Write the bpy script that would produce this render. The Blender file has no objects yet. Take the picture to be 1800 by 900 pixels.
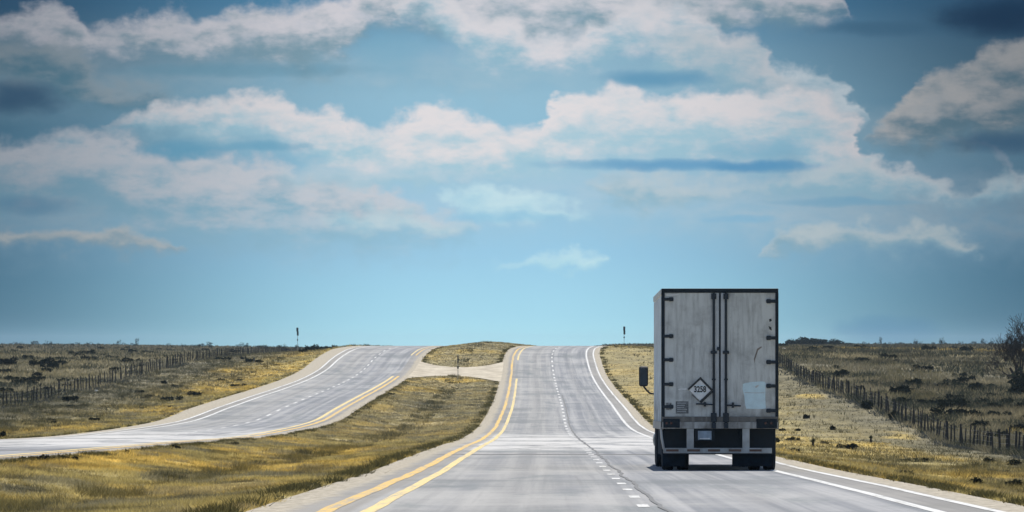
import bpy, bmesh, math, random
import numpy as np
from mathutils import Vector, Matrix
R = math.radians
random.seed(7)
rng = np.random.default_rng(11)
sc = bpy.context.scene
col = sc.collection

# ------------------------------------------------------------------ camera
# world origin = the camera's eye; +Y down the road.  px = 900 + F*x/y, py = 607 - F*z/y in the 1800x900 photo
F = 15000.0
cam_d = bpy.data.cameras.new('camera')
cam_d.sensor_width = 36.0
cam_d.lens = F * 36.0 / 1800.0
cam_d.shift_y = 157.0 / 1800.0
cam_d.clip_start = 0.5
cam_d.clip_end = 60000
cam = bpy.data.objects.new('camera', cam_d)
cam.rotation_euler = (R(90), 0, 0)
col.objects.link(cam)
sc.camera = cam

# ------------------------------------------------------------------ light
SUN_EL, SUN_AZ = R(58), R(5)            # azimuth from +Y towards +X: ahead and to the right
sd = bpy.data.lights.new('sun', 'SUN')
sd.energy = 4.8
sd.angle = R(0.5)
sd.color = (1.0, 0.94, 0.84)
so = bpy.data.objects.new('sun', sd)
sdir = Vector((math.sin(SUN_AZ) * math.cos(SUN_EL), math.cos(SUN_AZ) * math.cos(SUN_EL), math.sin(SUN_EL)))
so.rotation_euler = sdir.to_track_quat('Z', 'Y').to_euler()
so.location = (0, 0, 60)
col.objects.link(so)

sc.view_settings.view_transform = 'Standard'
sc.view_settings.look = 'None'
sc.view_settings.exposure = 0.0
sc.view_settings.gamma = 1.0
sc.view_settings.use_curve_mapping = False
sc.cycles.max_bounces = 6
sc.cycles.diffuse_bounces = 3
sc.cycles.use_denoising = True

def lin(c):
    return tuple(((v / 255.0) / 12.92 if v / 255.0 <= 0.04045 else ((v / 255.0 + 0.055) / 1.055) ** 2.4) for v in c)

# ------------------------------------------------------------------ node helper
class NT:
    def __init__(s, tree):
        s.t = tree
    def n(s, typ, **kw):
        nd = s.t.nodes.new(typ)
        for k, v in kw.items():
            setattr(nd, k, v)
        return nd
    def put(s, sock, v):
        if v is None: return
        if hasattr(v, 'is_output'):
            s.t.links.new(v, sock)
        else:
            if sock.type == 'RGBA' and len(v) == 3: v = tuple(v) + (1.0,)
            sock.default_value = v
    def m(s, op, a, b=None, c=None, clamp=False):
        nd = s.n('ShaderNodeMath', operation=op); nd.use_clamp = clamp
        s.put(nd.inputs[0], a); s.put(nd.inputs[1], b); s.put(nd.inputs[2], c)
        return nd.outputs[0]
    def mr(s, v, a, b, c=0.0, d=1.0, smooth=True):
        nd = s.n('ShaderNodeMapRange'); nd.clamp = True
        if smooth: nd.interpolation_type = 'SMOOTHSTEP'
        s.put(nd.inputs[0], v)
        for i, q in enumerate((a, b, c, d)): s.put(nd.inputs[i + 1], q)
        return nd.outputs[0]
    def mix(s, f, a, b, mode='MIX'):
        nd = s.n('ShaderNodeMix', data_type='RGBA', blend_type=mode)
        s.put(nd.inputs[0], f); s.put(nd.inputs[6], a); s.put(nd.inputs[7], b)
        return nd.outputs[2]
    def xyz(s, x, y, z=0.0):
        nd = s.n('ShaderNodeCombineXYZ')
        for i, v in enumerate((x, y, z)): s.put(nd.inputs[i], v)
        return nd.outputs[0]
    def noise(s, vec, scale, detail=4.0, rough=0.5, dist=0.0, col_out=False, dim='3D'):
        nd = s.n('ShaderNodeTexNoise', noise_dimensions=dim)
        s.put(nd.inputs['Vector'], vec); nd.inputs['Scale'].default_value = scale
        nd.inputs['Detail'].default_value = detail; nd.inputs['Roughness'].default_value = rough
        nd.inputs['Distortion'].default_value = dist
        return nd.outputs[1] if col_out else nd.outputs[0]
    def curve(s, v, pts):
        nd = s.n('ShaderNodeFloatCurve')
        c = nd.mapping.curves[0]
        nd.mapping.use_clip = False
        pts = sorted(pts)
        c.points[0].location = pts[0]; c.points[-1].location = pts[-1]
        for p in pts[1:-1]: c.points.new(*p)
        nd.mapping.update()
        s.put(nd.inputs['Value'], v)
        return nd.outputs[0]

# ------------------------------------------------------------------ sky
world = bpy.data.worlds.new('World')
sc.world = world
world.use_nodes = True
W = NT(world.node_tree)
world.node_tree.nodes.clear()
tc = W.n('ShaderNodeTexCoord').outputs['Generated']
sp = W.n('ShaderNodeSeparateXYZ'); W.put(sp.inputs[0], tc)
az = W.m('ARCTAN2', sp.outputs[0], sp.outputs[1])
el = W.m('ARCSINE', sp.outputs[2])
# u: azimuth, v: height above the horizon; one unit = 1/1800 of 6.9 degrees
U = W.m('MULTIPLY', az, F)
V = W.m('MULTIPLY', el, F)                 # 0 at the horizon, ~607 about 2.3 degrees up
sky = W.n('ShaderNodeTexSky', sky_type='NISHITA')
sky.sun_disc = False
sky.sun_elevation = SUN_EL
sky.sun_rotation = SUN_AZ
sky.air_density = 1.0; sky.dust_density = 0.6; sky.ozone_density = 2.0
SKYS = 0.11
nish = W.n('ShaderNodeVectorMath', operation='SCALE'); W.put(nish.inputs[0], sky.outputs[0]); nish.inputs['Scale'].default_value = SKYS
# clear air low over the plain
def ramp(v, stops):
    nd = W.n('ShaderNodeValToRGB')
    cr = nd.color_ramp
    cr.elements[0].position = stops[0][0]; cr.elements[0].color = lin(stops[0][1]) + (1,)
    cr.elements[1].position = stops[-1][0]; cr.elements[1].color = lin(stops[-1][1]) + (1,)
    for p, c in stops[1:-1]:
        e = cr.elements.new(p); e.color = lin(c) + (1,)
    W.put(nd.inputs[0], v)
    return nd.outputs[0]
vn = W.m('DIVIDE', V, 1000.0, clamp=True)
centre_sky = ramp(vn, [(0.0, (178, 234, 245)), (0.05, (167, 220, 239)), (0.16, (154, 203, 230)), (0.26, (150, 196, 222)),
                       (0.36, (144, 189, 212)), (0.44, (146, 188, 210)), (0.52, (128, 172, 198)), (0.60, (90, 146, 182)), (1.0, (45, 100, 150))])
side_sky = ramp(vn, [(0.0, (84, 136, 162)), (0.05, (74, 122, 148)), (0.2, (72, 116, 144)), (0.36, (64, 106, 132)),
                     (0.50, (58, 92, 116)), (0.60, (46, 80, 110)), (1.0, (30, 70, 110))])
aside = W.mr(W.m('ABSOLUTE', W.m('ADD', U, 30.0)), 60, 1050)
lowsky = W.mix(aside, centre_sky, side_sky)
# wind-torn noise fields
P1 = W.xyz(W.m('DIVIDE', U, 100.0), W.m('DIVIDE', V, 62.0), 0.0)
warp = W.noise(P1, 1.15, 4.0, 0.55, 0.0, col_out=True, dim='2D')
ws = W.n('ShaderNodeSeparateColor'); W.put(ws.inputs[0], warp)
P2 = W.xyz(W.m('DIVIDE', U, 100.0), W.m('DIVIDE', V, 80.0), 5.3)
fine = W.noise(P2, 4.2, 5.0, 0.6, dim='2D')
mott = W.noise(W.xyz(W.m('ADD', W.m('DIVIDE', U, 100.0), 311.0), W.m('DIVIDE', V, 45.0)), 0.9, 4.0, 0.55, dim='2D')
mott2 = W.noise(W.xyz(W.m('ADD', W.m('DIVIDE', U, 100.0), 523.0), W.m('DIVIDE', V, 40.0)), 1.6, 5.0, 0.62, dim='2D')
thin = W.mr(mott2, 0.26, 0.48, 0.84, 1.0)
billow = W.n('ShaderNodeTexVoronoi', feature='SMOOTH_F1', voronoi_dimensions='2D'); W.put(billow.inputs['Vector'], W.xyz(W.m('DIVIDE', U, 46.0), W.m('DIVIDE', V, 34.0), 2.0)); billow.inputs['Scale'].default_value = 1.0; billow.inputs['Smoothness'].default_value = 0.6; billow.inputs['Detail'].default_value = 0.0
Uw = W.m('ADD', U, W.m('MULTIPLY', W.m('SUBTRACT', ws.outputs[0], 0.5), 95.0))
Vw = W.m('ADD', V, W.m('ADD', W.m('MULTIPLY', W.m('SUBTRACT', ws.outputs[1], 0.5), 46.0), W.m('ADD', W.m('MULTIPLY', W.m('SUBTRACT', fine, 0.5), 26.0), W.m('MULTIPLY', W.m('SUBTRACT', billow.outputs['Distance'], 0.45), 22.0))))
un = W.m('DIVIDE', W.m('ADD', Uw, 1200.0), 2400.0, clamp=True)
vq_ = W.m('SUBTRACT', 607.0, W.m('ADD', V, W.m('MULTIPLY', W.m('SUBTRACT', ws.outputs[1], 0.5), 16.0)))
vp_ = W.m('SUBTRACT', 607.0, Vw)           # measured downwards from 2.3 degrees

def band(base, tops, bots, light, dark, st=10, sb=34, op=1.0, pw=1.0, cside=0.85):
    """one bank of cloud: crest line and base line over azimuth, lit crest, grey base"""
    def pts(q):
        return [((x - 900 + 1200) / 2400.0, y / 1000.0) for x, y in q]
    T = W.m('MULTIPLY', W.curve(un, pts(tops)), 1000.0)
    B = W.m('MULTIPLY', W.curve(un, pts(bots)), 1000.0)
    a = W.mr(W.m('SUBTRACT', vp_, T), -st * 0.8, st * 1.7)
    b = W.mr(W.m('SUBTRACT', B, vp_), -sb * 0.35, sb)
    thick = W.m('SUBTRACT', B, T)
    c = W.mr(thick, 2.0, 24.0)
    mask = W.m('MULTIPLY', W.m('MULTIPLY', a, b), W.m('MULTIPLY', c, op))
    t = W.m('DIVIDE', W.m('SUBTRACT', vp_, T), W.m('MAXIMUM', thick, 30.0), clamp=True)
    t = W.m('ADD', W.m('POWER', t, pw), W.m('ADD', W.m('MULTIPLY', W.m('SUBTRACT', mott, 0.5), 1.3), W.m('MULTIPLY', W.m('SUBTRACT', mott2, 0.5), 0.9)), clamp=True)
    cc = W.mix(W.mr(t, 0.05, 0.95), lin(light), lin(dark))
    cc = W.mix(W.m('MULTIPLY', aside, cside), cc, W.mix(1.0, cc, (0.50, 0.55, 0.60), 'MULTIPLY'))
    mask = W.m('MULTIPLY', mask, thin)
    return W.mix(mask, base, cc)

# colours of the banks straight ahead; vignette-like darkening to the sides is painted in
s = W.mix(0.0, lowsky, lowsky)
LT, DK = (214, 212, 218), (120, 166, 190)
bands = [
 # far high bank running across the top
 dict(tops=[(-300,20),(0,28),(60,10),(100,4),(140,30),(155,46),(220,34),(300,24),(340,24),(360,34),(430,10),(480,14),(540,6),(600,-10),(700,-30),(1450,-30),(1490,30),(1520,60)],
      bots=[(-300,130),(0,100),(80,100),(120,125),(160,118),(300,124),(400,128),(460,120),(520,138),(590,128),(630,80),(660,60),(740,70),(820,90),(1200,80),(1330,60),(1420,54),(1480,40),(1520,60)],
      light=LT, dark=(126,158,174), st=14, sb=46),
 dict(tops=[(700,40),(735,-10),(790,-12),(830,20),(880,26),(950,60),(1000,62),(1050,40),(1090,10),(1140,-6),(1200,2),(1240,22),(1290,60),(1345,88),(1380,140),(1400,160)],
      bots=[(700,40),(735,40),(790,90),(840,136),(900,144),(1000,140),(1060,130),(1120,122),(1180,138),(1230,120),(1300,140),(1380,150),(1400,160)],
      light=(214,213,218), dark=(146,184,202), st=14, sb=48),
 dict(tops=[(-300,90),(0,80),(60,70),(110,66),(150,110),(200,140),(270,150),(310,175)],
      bots=[(-300,150),(0,146),(60,150),(110,185),(150,196),(220,204),(270,200),(310,175)],
      light=(160,174,182), dark=(96,140,160), st=18, sb=34, op=0.85),
 # right shoulder bank
 dict(tops=[(1530,232),(1560,200),(1592,160),(1630,124),(1685,118),(1706,102),(1750,84),(1810,60),(2000,30)],
      bots=[(1530,240),(1580,272),(1640,272),(1700,266),(1760,262),(1810,262),(2000,262)],
      light=(196,194,193), dark=(110,142,158), st=13, sb=46),
 dict(tops=[(1340,130),(1390,112),(1430,116),(1470,138),(1500,175),(1520,215)],
      bots=[(1340,130),(1390,215),(1430,225),(1470,230),(1500,230),(1520,215)],
      light=(192,204,212), dark=(130,168,188), st=12, sb=40, op=1.0, cside=.5),
 dict(tops=[(1130,90),(1180,60),(1260,58),(1320,66),(1350,92),(1378,122),(1420,158),(1450,180)], bots=[(1130,90),(1180,128),(1240,155),(1300,175),(1378,190),(1420,190),(1450,180)],
      light=(196,202,208), dark=(150,184,200), st=16, sb=40, op=0.85),
 # the middle bank
 dict(tops=[(190,225),(215,206),(255,192),(300,172),(340,180),(390,178),(430,166),(500,166),(540,186),(590,192),(612,215),(700,212),(735,190),(772,180),(810,200),(860,210),(900,222),(960,212),(985,170),(1040,154),(1100,152),(1150,162),(1250,166),(1340,158),(1400,152),(1440,166),(1490,198),(1518,240),(1535,278),(1580,288),(1640,312),(1690,342)],
      bots=[(190,225),(215,246),(300,252),(380,262),(430,266),(520,282),(580,320),(640,335),(760,336),(900,330),(1000,318),(1100,298),(1200,302),(1260,298),(1340,304),(1400,296),(1430,330),(1480,358),(1518,362),(1560,360),(1620,358),(1690,342)],
      light=(224,220,222), dark=(164,200,215), st=12, sb=56),
 dict(tops=[(-300,250),(0,250),(40,246),(80,230),(150,228),(200,234),(240,256),(270,264),(330,280),(350,268),(420,276),(500,290),(560,310),(640,322),(700,350),(780,372),(840,395),(860,410)],
      bots=[(-300,420),(0,400),(100,380),(180,392),(240,420),(400,440),(500,440),(600,445),(700,445),(780,440),(840,425),(860,410)],
      light=(200,204,211), dark=(134,178,198), st=13, sb=100, pw=0.9),
 # low thin sheets
 dict(tops=[(760,355),(790,338),(840,328),(900,334),(960,350),(1040,366),(1060,372)], bots=[(760,355),(800,372),(880,392),(960,388),(1040,380),(1060,372)],
      light=(196,224,232), dark=(172,210,226), st=12, sb=22, op=1.0),
 dict(tops=[(1020,330),(1100,300),(1200,310),(1300,318),(1400,300),(1480,280),(1550,284),(1620,308),(1660,325),(1690,345),(1760,310),(1850,300),(2000,310)],
      bots=[(1020,330),(1100,372),(1200,372),(1300,350),(1400,352),(1480,355),(1550,350),(1620,352),(1690,372),(1760,362),(1850,345),(2000,350)],
      light=(188,202,209), dark=(146,184,202), st=16, sb=28, op=0.95, cside=0.5),
 dict(tops=[(1330,440),(1370,402),(1440,390),(1540,392),(1640,398),(1680,405),(1720,430),(1745,445)], bots=[(1330,440),(1370,456),(1440,452),(1540,446),(1640,446),(1680,452),(1745,445)],
      light=(190,202,206), dark=(140,176,194), st=12, sb=24, op=1.0, cside=0.45),
 dict(tops=[(-300,415),(0,404),(60,399),(130,397),(200,400),(260,410),(310,428),(335,444)], bots=[(-300,445),(0,440),(60,440),(130,444),(200,448),(260,452),(310,452),(335,444)],
      light=(182,188,190), dark=(140,166,180), st=10, sb=22, op=1.0, cside=0.45),
 dict(tops=[(560,385),(620,368),(720,372),(800,384),(850,400)], bots=[(560,395),(620,410),(720,420),(800,418),(850,410)],
      light=(190,212,220), dark=(164,200,216), st=14, sb=24, op=0.85),
 dict(tops=[(470,300),(520,292),(600,290),(700,300),(800,305),(900,306)], bots=[(470,310),(520,330),(600,340),(700,340),(800,332),(900,318)],
      light=(198,210,218), dark=(166,198,212), st=14, sb=26, op=0.7),
 dict(tops=[(850,460),(920,452),(980,440),(1010,438),(1050,450),(1070,465)], bots=[(850,460),(920,474),(980,476),(1050,476),(1070,465)],
      light=(196,228,236), dark=(176,218,232), st=12, sb=18, op=0.9),
]
veils = [
 dict(tops=[(-300,60),(0,60),(300,110),(600,100),(760,90),(900,120),(1200,120),(1400,150),(1560,200),(1800,180),(2000,180)],
      bots=[(-300,215),(0,215),(200,200),(500,165),(700,170),(900,180),(1200,170),(1400,200),(1560,290),(1800,290),(2000,290)],
      light=(170,190,200), dark=(140,176,194), st=40, sb=60, op=0.6),
 dict(tops=[(-300,280),(0,280),(200,300),(500,330),(800,330),(1000,290),(1500,290),(1800,300),(2000,300)],
      bots=[(-300,470),(0,470),(300,460),(700,470),(1000,420),(1400,470),(1800,470),(2000,470)],
      light=(188,206,216), dark=(160,196,216), st=60, sb=90, op=0.65),
]
for b in veils + bands: s = band(s, **b)
# slate-blue undersides and gaps of deeper blue
def smudge(base, cx, cy, rx, ry, c, op):
    dx = W.m('DIVIDE', W.m('SUBTRACT', Uw, cx - 900.0), rx); dy = W.m('DIVIDE', W.m('SUBTRACT', vq_, cy), ry)
    d = W.m('ADD', W.m('MULTIPLY', dx, dx), W.m('MULTIPLY', dy, dy))
    return W.mix(W.m('MULTIPLY', W.mr(d, 1.9, -0.3), op), base, lin(c))
for q in [(1190,290,200,10,(88,150,192),0.8), (1340,293,90,10,(78,142,184),0.8), (1350,262,75,20,(120,170,196),0.6), (30,172,80,28,(38,72,104),0.8),
          (1760,32,105,34,(24,52,82),0.9), (1560,52,130,13,(62,100,128),0.7), (1770,252,90,18,(48,84,116),0.75), (1150,138,95,16,(80,142,178),0.75),
          (330,262,80,16,(92,152,182),0.7), (470,258,60,9,(96,156,186),0.7), (60,362,80,16,(74,122,154),0.55), (870,380,110,9,(140,194,222),0.6),
          (1300,386,60,7,(120,176,208),0.6), (1480,356,120,7,(104,158,188),0.6), (690,95,60,40,(124,172,196),0.6), (1560,580,90,22,(78,136,176),0.55), (420,124,200,12,(88,140,164),0.5)]:
    s = smudge(s, *q)
# vignette painted into the sky colour: darker away from straight ahead
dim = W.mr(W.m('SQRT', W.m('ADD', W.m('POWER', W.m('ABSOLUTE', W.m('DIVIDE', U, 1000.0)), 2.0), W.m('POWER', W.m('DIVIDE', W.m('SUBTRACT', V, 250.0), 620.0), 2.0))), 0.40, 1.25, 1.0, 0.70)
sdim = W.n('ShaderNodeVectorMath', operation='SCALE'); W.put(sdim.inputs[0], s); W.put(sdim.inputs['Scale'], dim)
# above five degrees the Nishita sky takes over
hi = W.mr(V, 900.0, 2600.0)
behind = W.mr(W.m('ABSOLUTE', U), 3000.0, 9000.0)
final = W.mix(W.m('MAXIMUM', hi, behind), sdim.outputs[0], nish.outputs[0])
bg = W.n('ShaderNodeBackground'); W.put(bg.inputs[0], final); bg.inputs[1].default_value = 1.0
wo = W.n('ShaderNodeOutputWorld'); world.node_tree.links.new(bg.outputs[0], wo.inputs[0])
# (Background strength 1 here: the Nishita colour above has already been scaled by SKYS = 0.10)

# ------------------------------------------------------------------ numeric helpers
def pchip(xs, ys):
    xs = np.array(xs, float); ys = np.array(ys, float)
    h = np.diff(xs); d = np.diff(ys) / h
    m = np.zeros(len(xs)); m[0] = d[0]; m[-1] = d[-1]
    for i in range(1, len(xs) - 1):
        m[i] = 0 if d[i - 1] * d[i] <= 0 else (h[i - 1] + h[i]) * 3 / ((2 * h[i] + h[i - 1]) / d[i - 1] + (h[i] + 2 * h[i - 1]) / d[i])
    def f(x):
        x = np.asarray(x, float)
        xc = np.clip(x, xs[0], xs[-1])
        i = np.clip(np.searchsorted(xs, xc) - 1, 0, len(xs) - 2)
        t = (xc - xs[i]) / h[i]
        r = (2*t**3 - 3*t**2 + 1) * ys[i] + (t**3 - 2*t**2 + t) * h[i] * m[i] + (-2*t**3 + 3*t**2) * ys[i+1] + (t**3 - t**2) * h[i] * m[i+1]
        return r + (x - xc) * np.where(x < xs[0], m[0], m[-1])
    return f
_perm = rng.random((512, 512))
def vnoise(x, y):
    xi = np.floor(x).astype(int); yi = np.floor(y).astype(int)
    fx = x - xi; fy = y - yi
    fx = fx * fx * (3 - 2 * fx); fy = fy * fy * (3 - 2 * fy)
    a = _perm[xi % 512, yi % 512]; b = _perm[(xi + 1) % 512, yi % 512]
    c = _perm[xi % 512, (yi + 1) % 512]; d = _perm[(xi + 1) % 512, (yi + 1) % 512]
    return (a * (1 - fx) + b * fx) * (1 - fy) + (c * (1 - fx) + d * fx) * fy
def fbm(x, y, o=4):
    s = 0; a = 0.5; t = 0
    for _ in range(o):
        s = s + a * vnoise(x, y); t += a; a *= 0.55; x = x * 2.03 + 17.3; y = y * 2.03 + 9.1
    return s / t

roadR = pchip([-120, 0, 119, 152, 190, 233, 312, 408, 510, 636, 829, 925, 985, 1030, 1080, 1200, 1500, 2500, 12000],
              [-1.2, -1.37, -2.214, -2.475, -2.785, -3.085, -3.667, -4.40, -4.83, -4.40, -3.04, -1.20, -0.30, -0.06, -0.10, -0.9, -4, -8, -30])
roadL = pchip([-120, 0, 119, 231, 312, 408, 516, 584, 641, 706, 785, 855, 916, 985, 1030, 1080, 1200, 1500, 2500, 12000],
              [-1.1, -1.25, -2.05, -2.93, -3.55, -4.28, -4.62, -4.22, -3.90, -3.6, -3.15, -2.45, -1.35, -0.30, -0.06, -0.10, -0.9, -4, -8, -30])
cR = pchip([-120, 0, 119, 152, 233, 312, 510, 636, 829, 915, 960, 1000, 1060, 1300, 2500, 12000],
           [1.0, 1.35, 1.80, 1.96, 2.26, 2.56, 3.22, 3.69, 4.09, 4.28, 4.7, 5.6, 7.6, 20, 120, 1500])
cL = lambda y: cR(y) - 19.0
fenL = pchip([-120, 300, 584, 720, 798, 920, 1082, 1300, 1690, 2600, 12000], [-2.5, -4.3, -4.5, -3.65, -2.9, -1.85, -1.35, -1.45, -1.3, -1, -30])
fieL = pchip([-120, 300, 667, 850, 1000, 1300, 1700, 2300, 3000, 12000], [-2.5, -4.4, -4.1, -2.9, -1.75, -0.85, -0.35, 0.06, -0.6, -30])
fenR = pchip([-120, 250, 418, 481, 508, 538, 590, 655, 732, 802, 900, 1000, 1200, 1700, 2300, 3000, 12000],
             [-3.0, -4.4, -5.55, -5.7, -5.4, -5.0, -4.4, -3.75, -2.95, -1.7, -0.9, -0.5, -0.25, -0.1, 0.06, -0.6, -30])
fieR = pchip([-120, 250, 480, 667, 800, 1000, 1300, 1700, 2300, 3000, 12000], [-3.0, -4.6, -5.2, -4.4, -3.3, -2.0, -0.9, -0.3, 0.08, -0.6, -30])
xfL = lambda y: -38 + 0.0038 * y
xfR = lambda y: 25.0 + 0 * y
def med(y):
    base = 0.5 * (roadL(y) + roadR(y))
    dip = -0.38 * np.clip((y - 60) / 100, 0, 1) * (1 - np.clip((y - 770) / 50, 0, 1))
    mound = 0.42 * np.clip((y - 905) / 110, 0, 1) * (1 - np.clip((y - 1150) / 150, 0, 1))
    return base + dip + mound
SH = 5.25
def SHLf(y): return 5.25 + 1.05 * np.clip((np.asarray(y, float) - 420) / 150, 0, 1)
def columns(y):
    y = np.asarray(y, float)
    L, Rr, l, r = cL(y), cR(y), roadL(y), roadR(y)
    b = 0.10
    return [(-6000 + 0*y, fieL(y) - 6), (-700 + 0*y, fieL(y)), (-110 + 0*y, fieL(y)), (xfL(y), fenL(y)), (L - 9.5, 0.65*l + 0.35*fenL(y) - .12), (L - SHLf(y), l - 0.03), (L - SHLf(y) + 0.25, l - b), (L + SH - 0.25, l - b), (L + SH, l - 0.03),
            (0.5*(L + Rr) , med(y)), (Rr - SH, r - 0.03), (Rr - SH + 0.25, r - b), (Rr + SH - 0.25, r - b), (Rr + SH, r - 0.03), (Rr + 9.5, 0.75*r + 0.25*fenR(y) - .2),
            (xfR(y), fenR(y)), (75 + 0*y, fieR(y)), (700 + 0*y, fieR(y)), (6000 + 0*y, fieR(y) - 6)]
def offroad(x, y):
    d = np.minimum(np.abs(x - cR(y)) - SH, np.maximum((cL(y) - x) - SHLf(y), (x - cL(y)) - SH))
    return d
def micro(x, y): return 0.10 * (fbm(x / 1.1 + 140, y / 3.6 + 140, 3) - 0.5)
def bump(x, y):
    k = np.clip(offroad(x, y) / 2.5, 0, 1)
    co = np.clip(1 - np.abs(y - 848) / 75, 0, 1) * ((x > cL(y)) & (x < cR(y)))
    k = k * (1 - np.clip(co * 2.5, 0, 1))
    amp = 0.22 + 0.35 * np.clip((np.abs(x) - 30) / 100, 0, 1)
    far = np.clip((3500 - y) / 2000, 0, 1)
    return k * far * amp * (fbm(x / 7.0 + 40, y / 14.0 + 40, 4) - 0.5) * 1.6 + k * np.clip((1500 - y) / 400, 0, 1) * micro(x, y)
def H(x, y):
    x = np.asarray(x, float); y = np.asarray(y, float)
    C = columns(y)
    z = np.zeros_like(x) + C[0][1]
    for (x0, z0), (x1, z1) in zip(C[:-1], C[1:]):
        t = (x - x0) / np.maximum(x1 - x0, 1e-6)
        z = np.where((t >= 0) & (t <= 1), z0 + (z1 - z0) * t, z)
    return z + bump(x, y)
def at(px_, py_, side):
    """distance at which the land seen at this point of the view lies"""
    dd = np.geomspace(90, 2300, 2500)
    x = (px_ - 900) * dd / F
    z = H(x, dd)
    p = 607 - F * z / dd
    ok = np.where(p <= py_)[0]
    i = ok[0] if len(ok) else len(dd) - 1
    return float(x[i]), float(dd[i])
def h1(x, y): return float(H(np.array([x]), np.array([y]))[0])

# ------------------------------------------------------------------ object helpers
def tag(o, label=None, cat=None, group=None, kind=None):
    if label: o['label'] = label
    if cat: o['category'] = cat
    if group: o['group'] = group
    if kind: o['kind'] = kind
    return o
def mesh_obj(name, me, parent=None, mat=None):
    o = bpy.data.objects.new(name, me)
    if mat is not None and not me.materials: me.materials.append(mat)
    col.objects.link(o)
    if parent is not None: o.parent = parent
    return o
def empty(name, loc, rot=(0, 0, 0)):
    o = bpy.data.objects.new(name, None); o.location = loc; o.rotation_euler = rot
    o.empty_display_size = 0.3
    col.objects.link(o); return o
def np_mesh(name, verts, faces, smooth=False):
    """faces: (n,3) or (n,4) int array"""
    me = bpy.data.meshes.new(name)
    verts = np.asarray(verts, np.float32); faces = np.asarray(faces, np.int32)
    me.vertices.add(len(verts)); me.vertices.foreach_set('co', verts.ravel())
    k = faces.shape[1]
    me.loops.add(faces.size); me.loops.foreach_set('vertex_index', faces.ravel())
    me.polygons.add(len(faces))
    me.polygons.foreach_set('loop_start', np.arange(0, faces.size, k, dtype=np.int32))
    me.polygons.foreach_set('use_smooth', np.full(len(faces), smooth))
    me.update(calc_edges=True)
    return me

class MB:
    def __init__(s): s.b = bmesh.new()
    def box(s, x0, x1, y0, y1, z0, z1, bev=0.0, rot=None):
        r = bmesh.ops.create_cube(s.b, size=1.0)['verts']
        for v in r:
            v.co = Vector(((x0+x1)/2 + v.co.x*(x1-x0), (y0+y1)/2 + v.co.y*(y1-y0), (z0+z1)/2 + v.co.z*(z1-z0)))
        if rot:
            c = Vector(((x0+x1)/2, (y0+y1)/2, (z0+z1)/2))
            bmesh.ops.rotate(s.b, verts=r, cent=c, matrix=rot)
        if bev > 0:
            es = list({e for v in r for e in v.link_edges})
            bmesh.ops.bevel(s.b, geom=es, offset=bev, segments=2, affect='EDGES', profile=0.5)
        return s
    def tube(s, pts, rads, seg=8, cap=True):
        pts = [Vector(p) for p in pts]
        if not hasattr(rads, '__len__'): rads = [rads] * len(pts)
        rings = []
        up = None
        for i, p in enumerate(pts):
            t = (pts[min(i+1, len(pts)-1)] - pts[max(i-1, 0)]).normalized()
            if up is None: up = Vector((0, 0, 1)) if abs(t.z) < 0.9 else Vector((1, 0, 0))
            a = t.cross(up).normalized(); up = a.cross(t).normalized()
            rings.append([s.b.verts.new(p + (a*math.cos(q) + up*math.sin(q)) * rads[i]) for q in [2*math.pi*k/seg for k in range(seg)]])
        for r0, r1 in zip(rings[:-1], rings[1:]):
            for k in range(seg): s.b.faces.new((r0[k], r0[(k+1) % seg], r1[(k+1) % seg], r1[k]))
        if cap:
            s.b.faces.new(rings[0][::-1]); s.b.faces.new(rings[-1])
        return s
    def lathe(s, prof, cx, cy, cz, seg=28, axis='x'):
        rings = []
        for (o, r) in prof:
            rings.append([s.b.verts.new((cx + o, cy + r*math.cos(q), cz + r*math.sin(q))) for q in [2*math.pi*k/seg for k in range(seg)]])
        for r0, r1 in zip(rings[:-1], rings[1:]):
            for k in range(seg): s.b.faces.new((r0[k], r0[(k+1) % seg], r1[(k+1) % seg], r1[k]))
        return s
    def poly(s, pts):
        s.b.faces.new([s.b.verts.new(p) for p in pts]); return s
    def build(s, name, mat, parent=None, smooth=False):
        bmesh.ops.recalc_face_normals(s.b, faces=s.b.faces)
        me = bpy.data.meshes.new(name); s.b.to_mesh(me); s.b.free()
        if smooth:
            me.polygons.foreach_set('use_smooth', np.ones(len(me.polygons), bool))
            me.set_sharp_from_angle(angle=R(40))
        return mesh_obj(name, me, parent, mat)

# ------------------------------------------------------------------ materials
def new_mat(name):
    m = bpy.data.materials.new(name); m.use_nodes = True
    m.node_tree.nodes.clear()
    n = NT(m.node_tree)
    b = n.n('ShaderNodeBsdfPrincipled'); o = n.n('ShaderNodeOutputMaterial')
    m.node_tree.links.new(b.outputs[0], o.inputs[0])
    return m, n, b, o
def simple(name, c, rough=0.6, metal=0.0, var=0.25, scale=6.0, spec=0.5):
    m, n, b, o = new_mat(name)
    tcn = n.n('ShaderNodeTexCoord').outputs['Object']
    f = n.noise(tcn, scale, 5.0, 0.6)
    cc = n.mix(n.mr(f, 0.3, 0.7), tuple(v * (1 - var) for v in c), tuple(min(1, v * (1 + var)) for v in c))
    n.put(b.inputs['Base Color'], cc)
    b.inputs['Metallic'].default_value = metal
    b.inputs['Specular IOR Level'].default_value = spec
    n.put(b.inputs['Roughness'], n.mr(f, 0.2, 0.8, rough * 0.85, min(1, rough * 1.15)))
    return m

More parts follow.
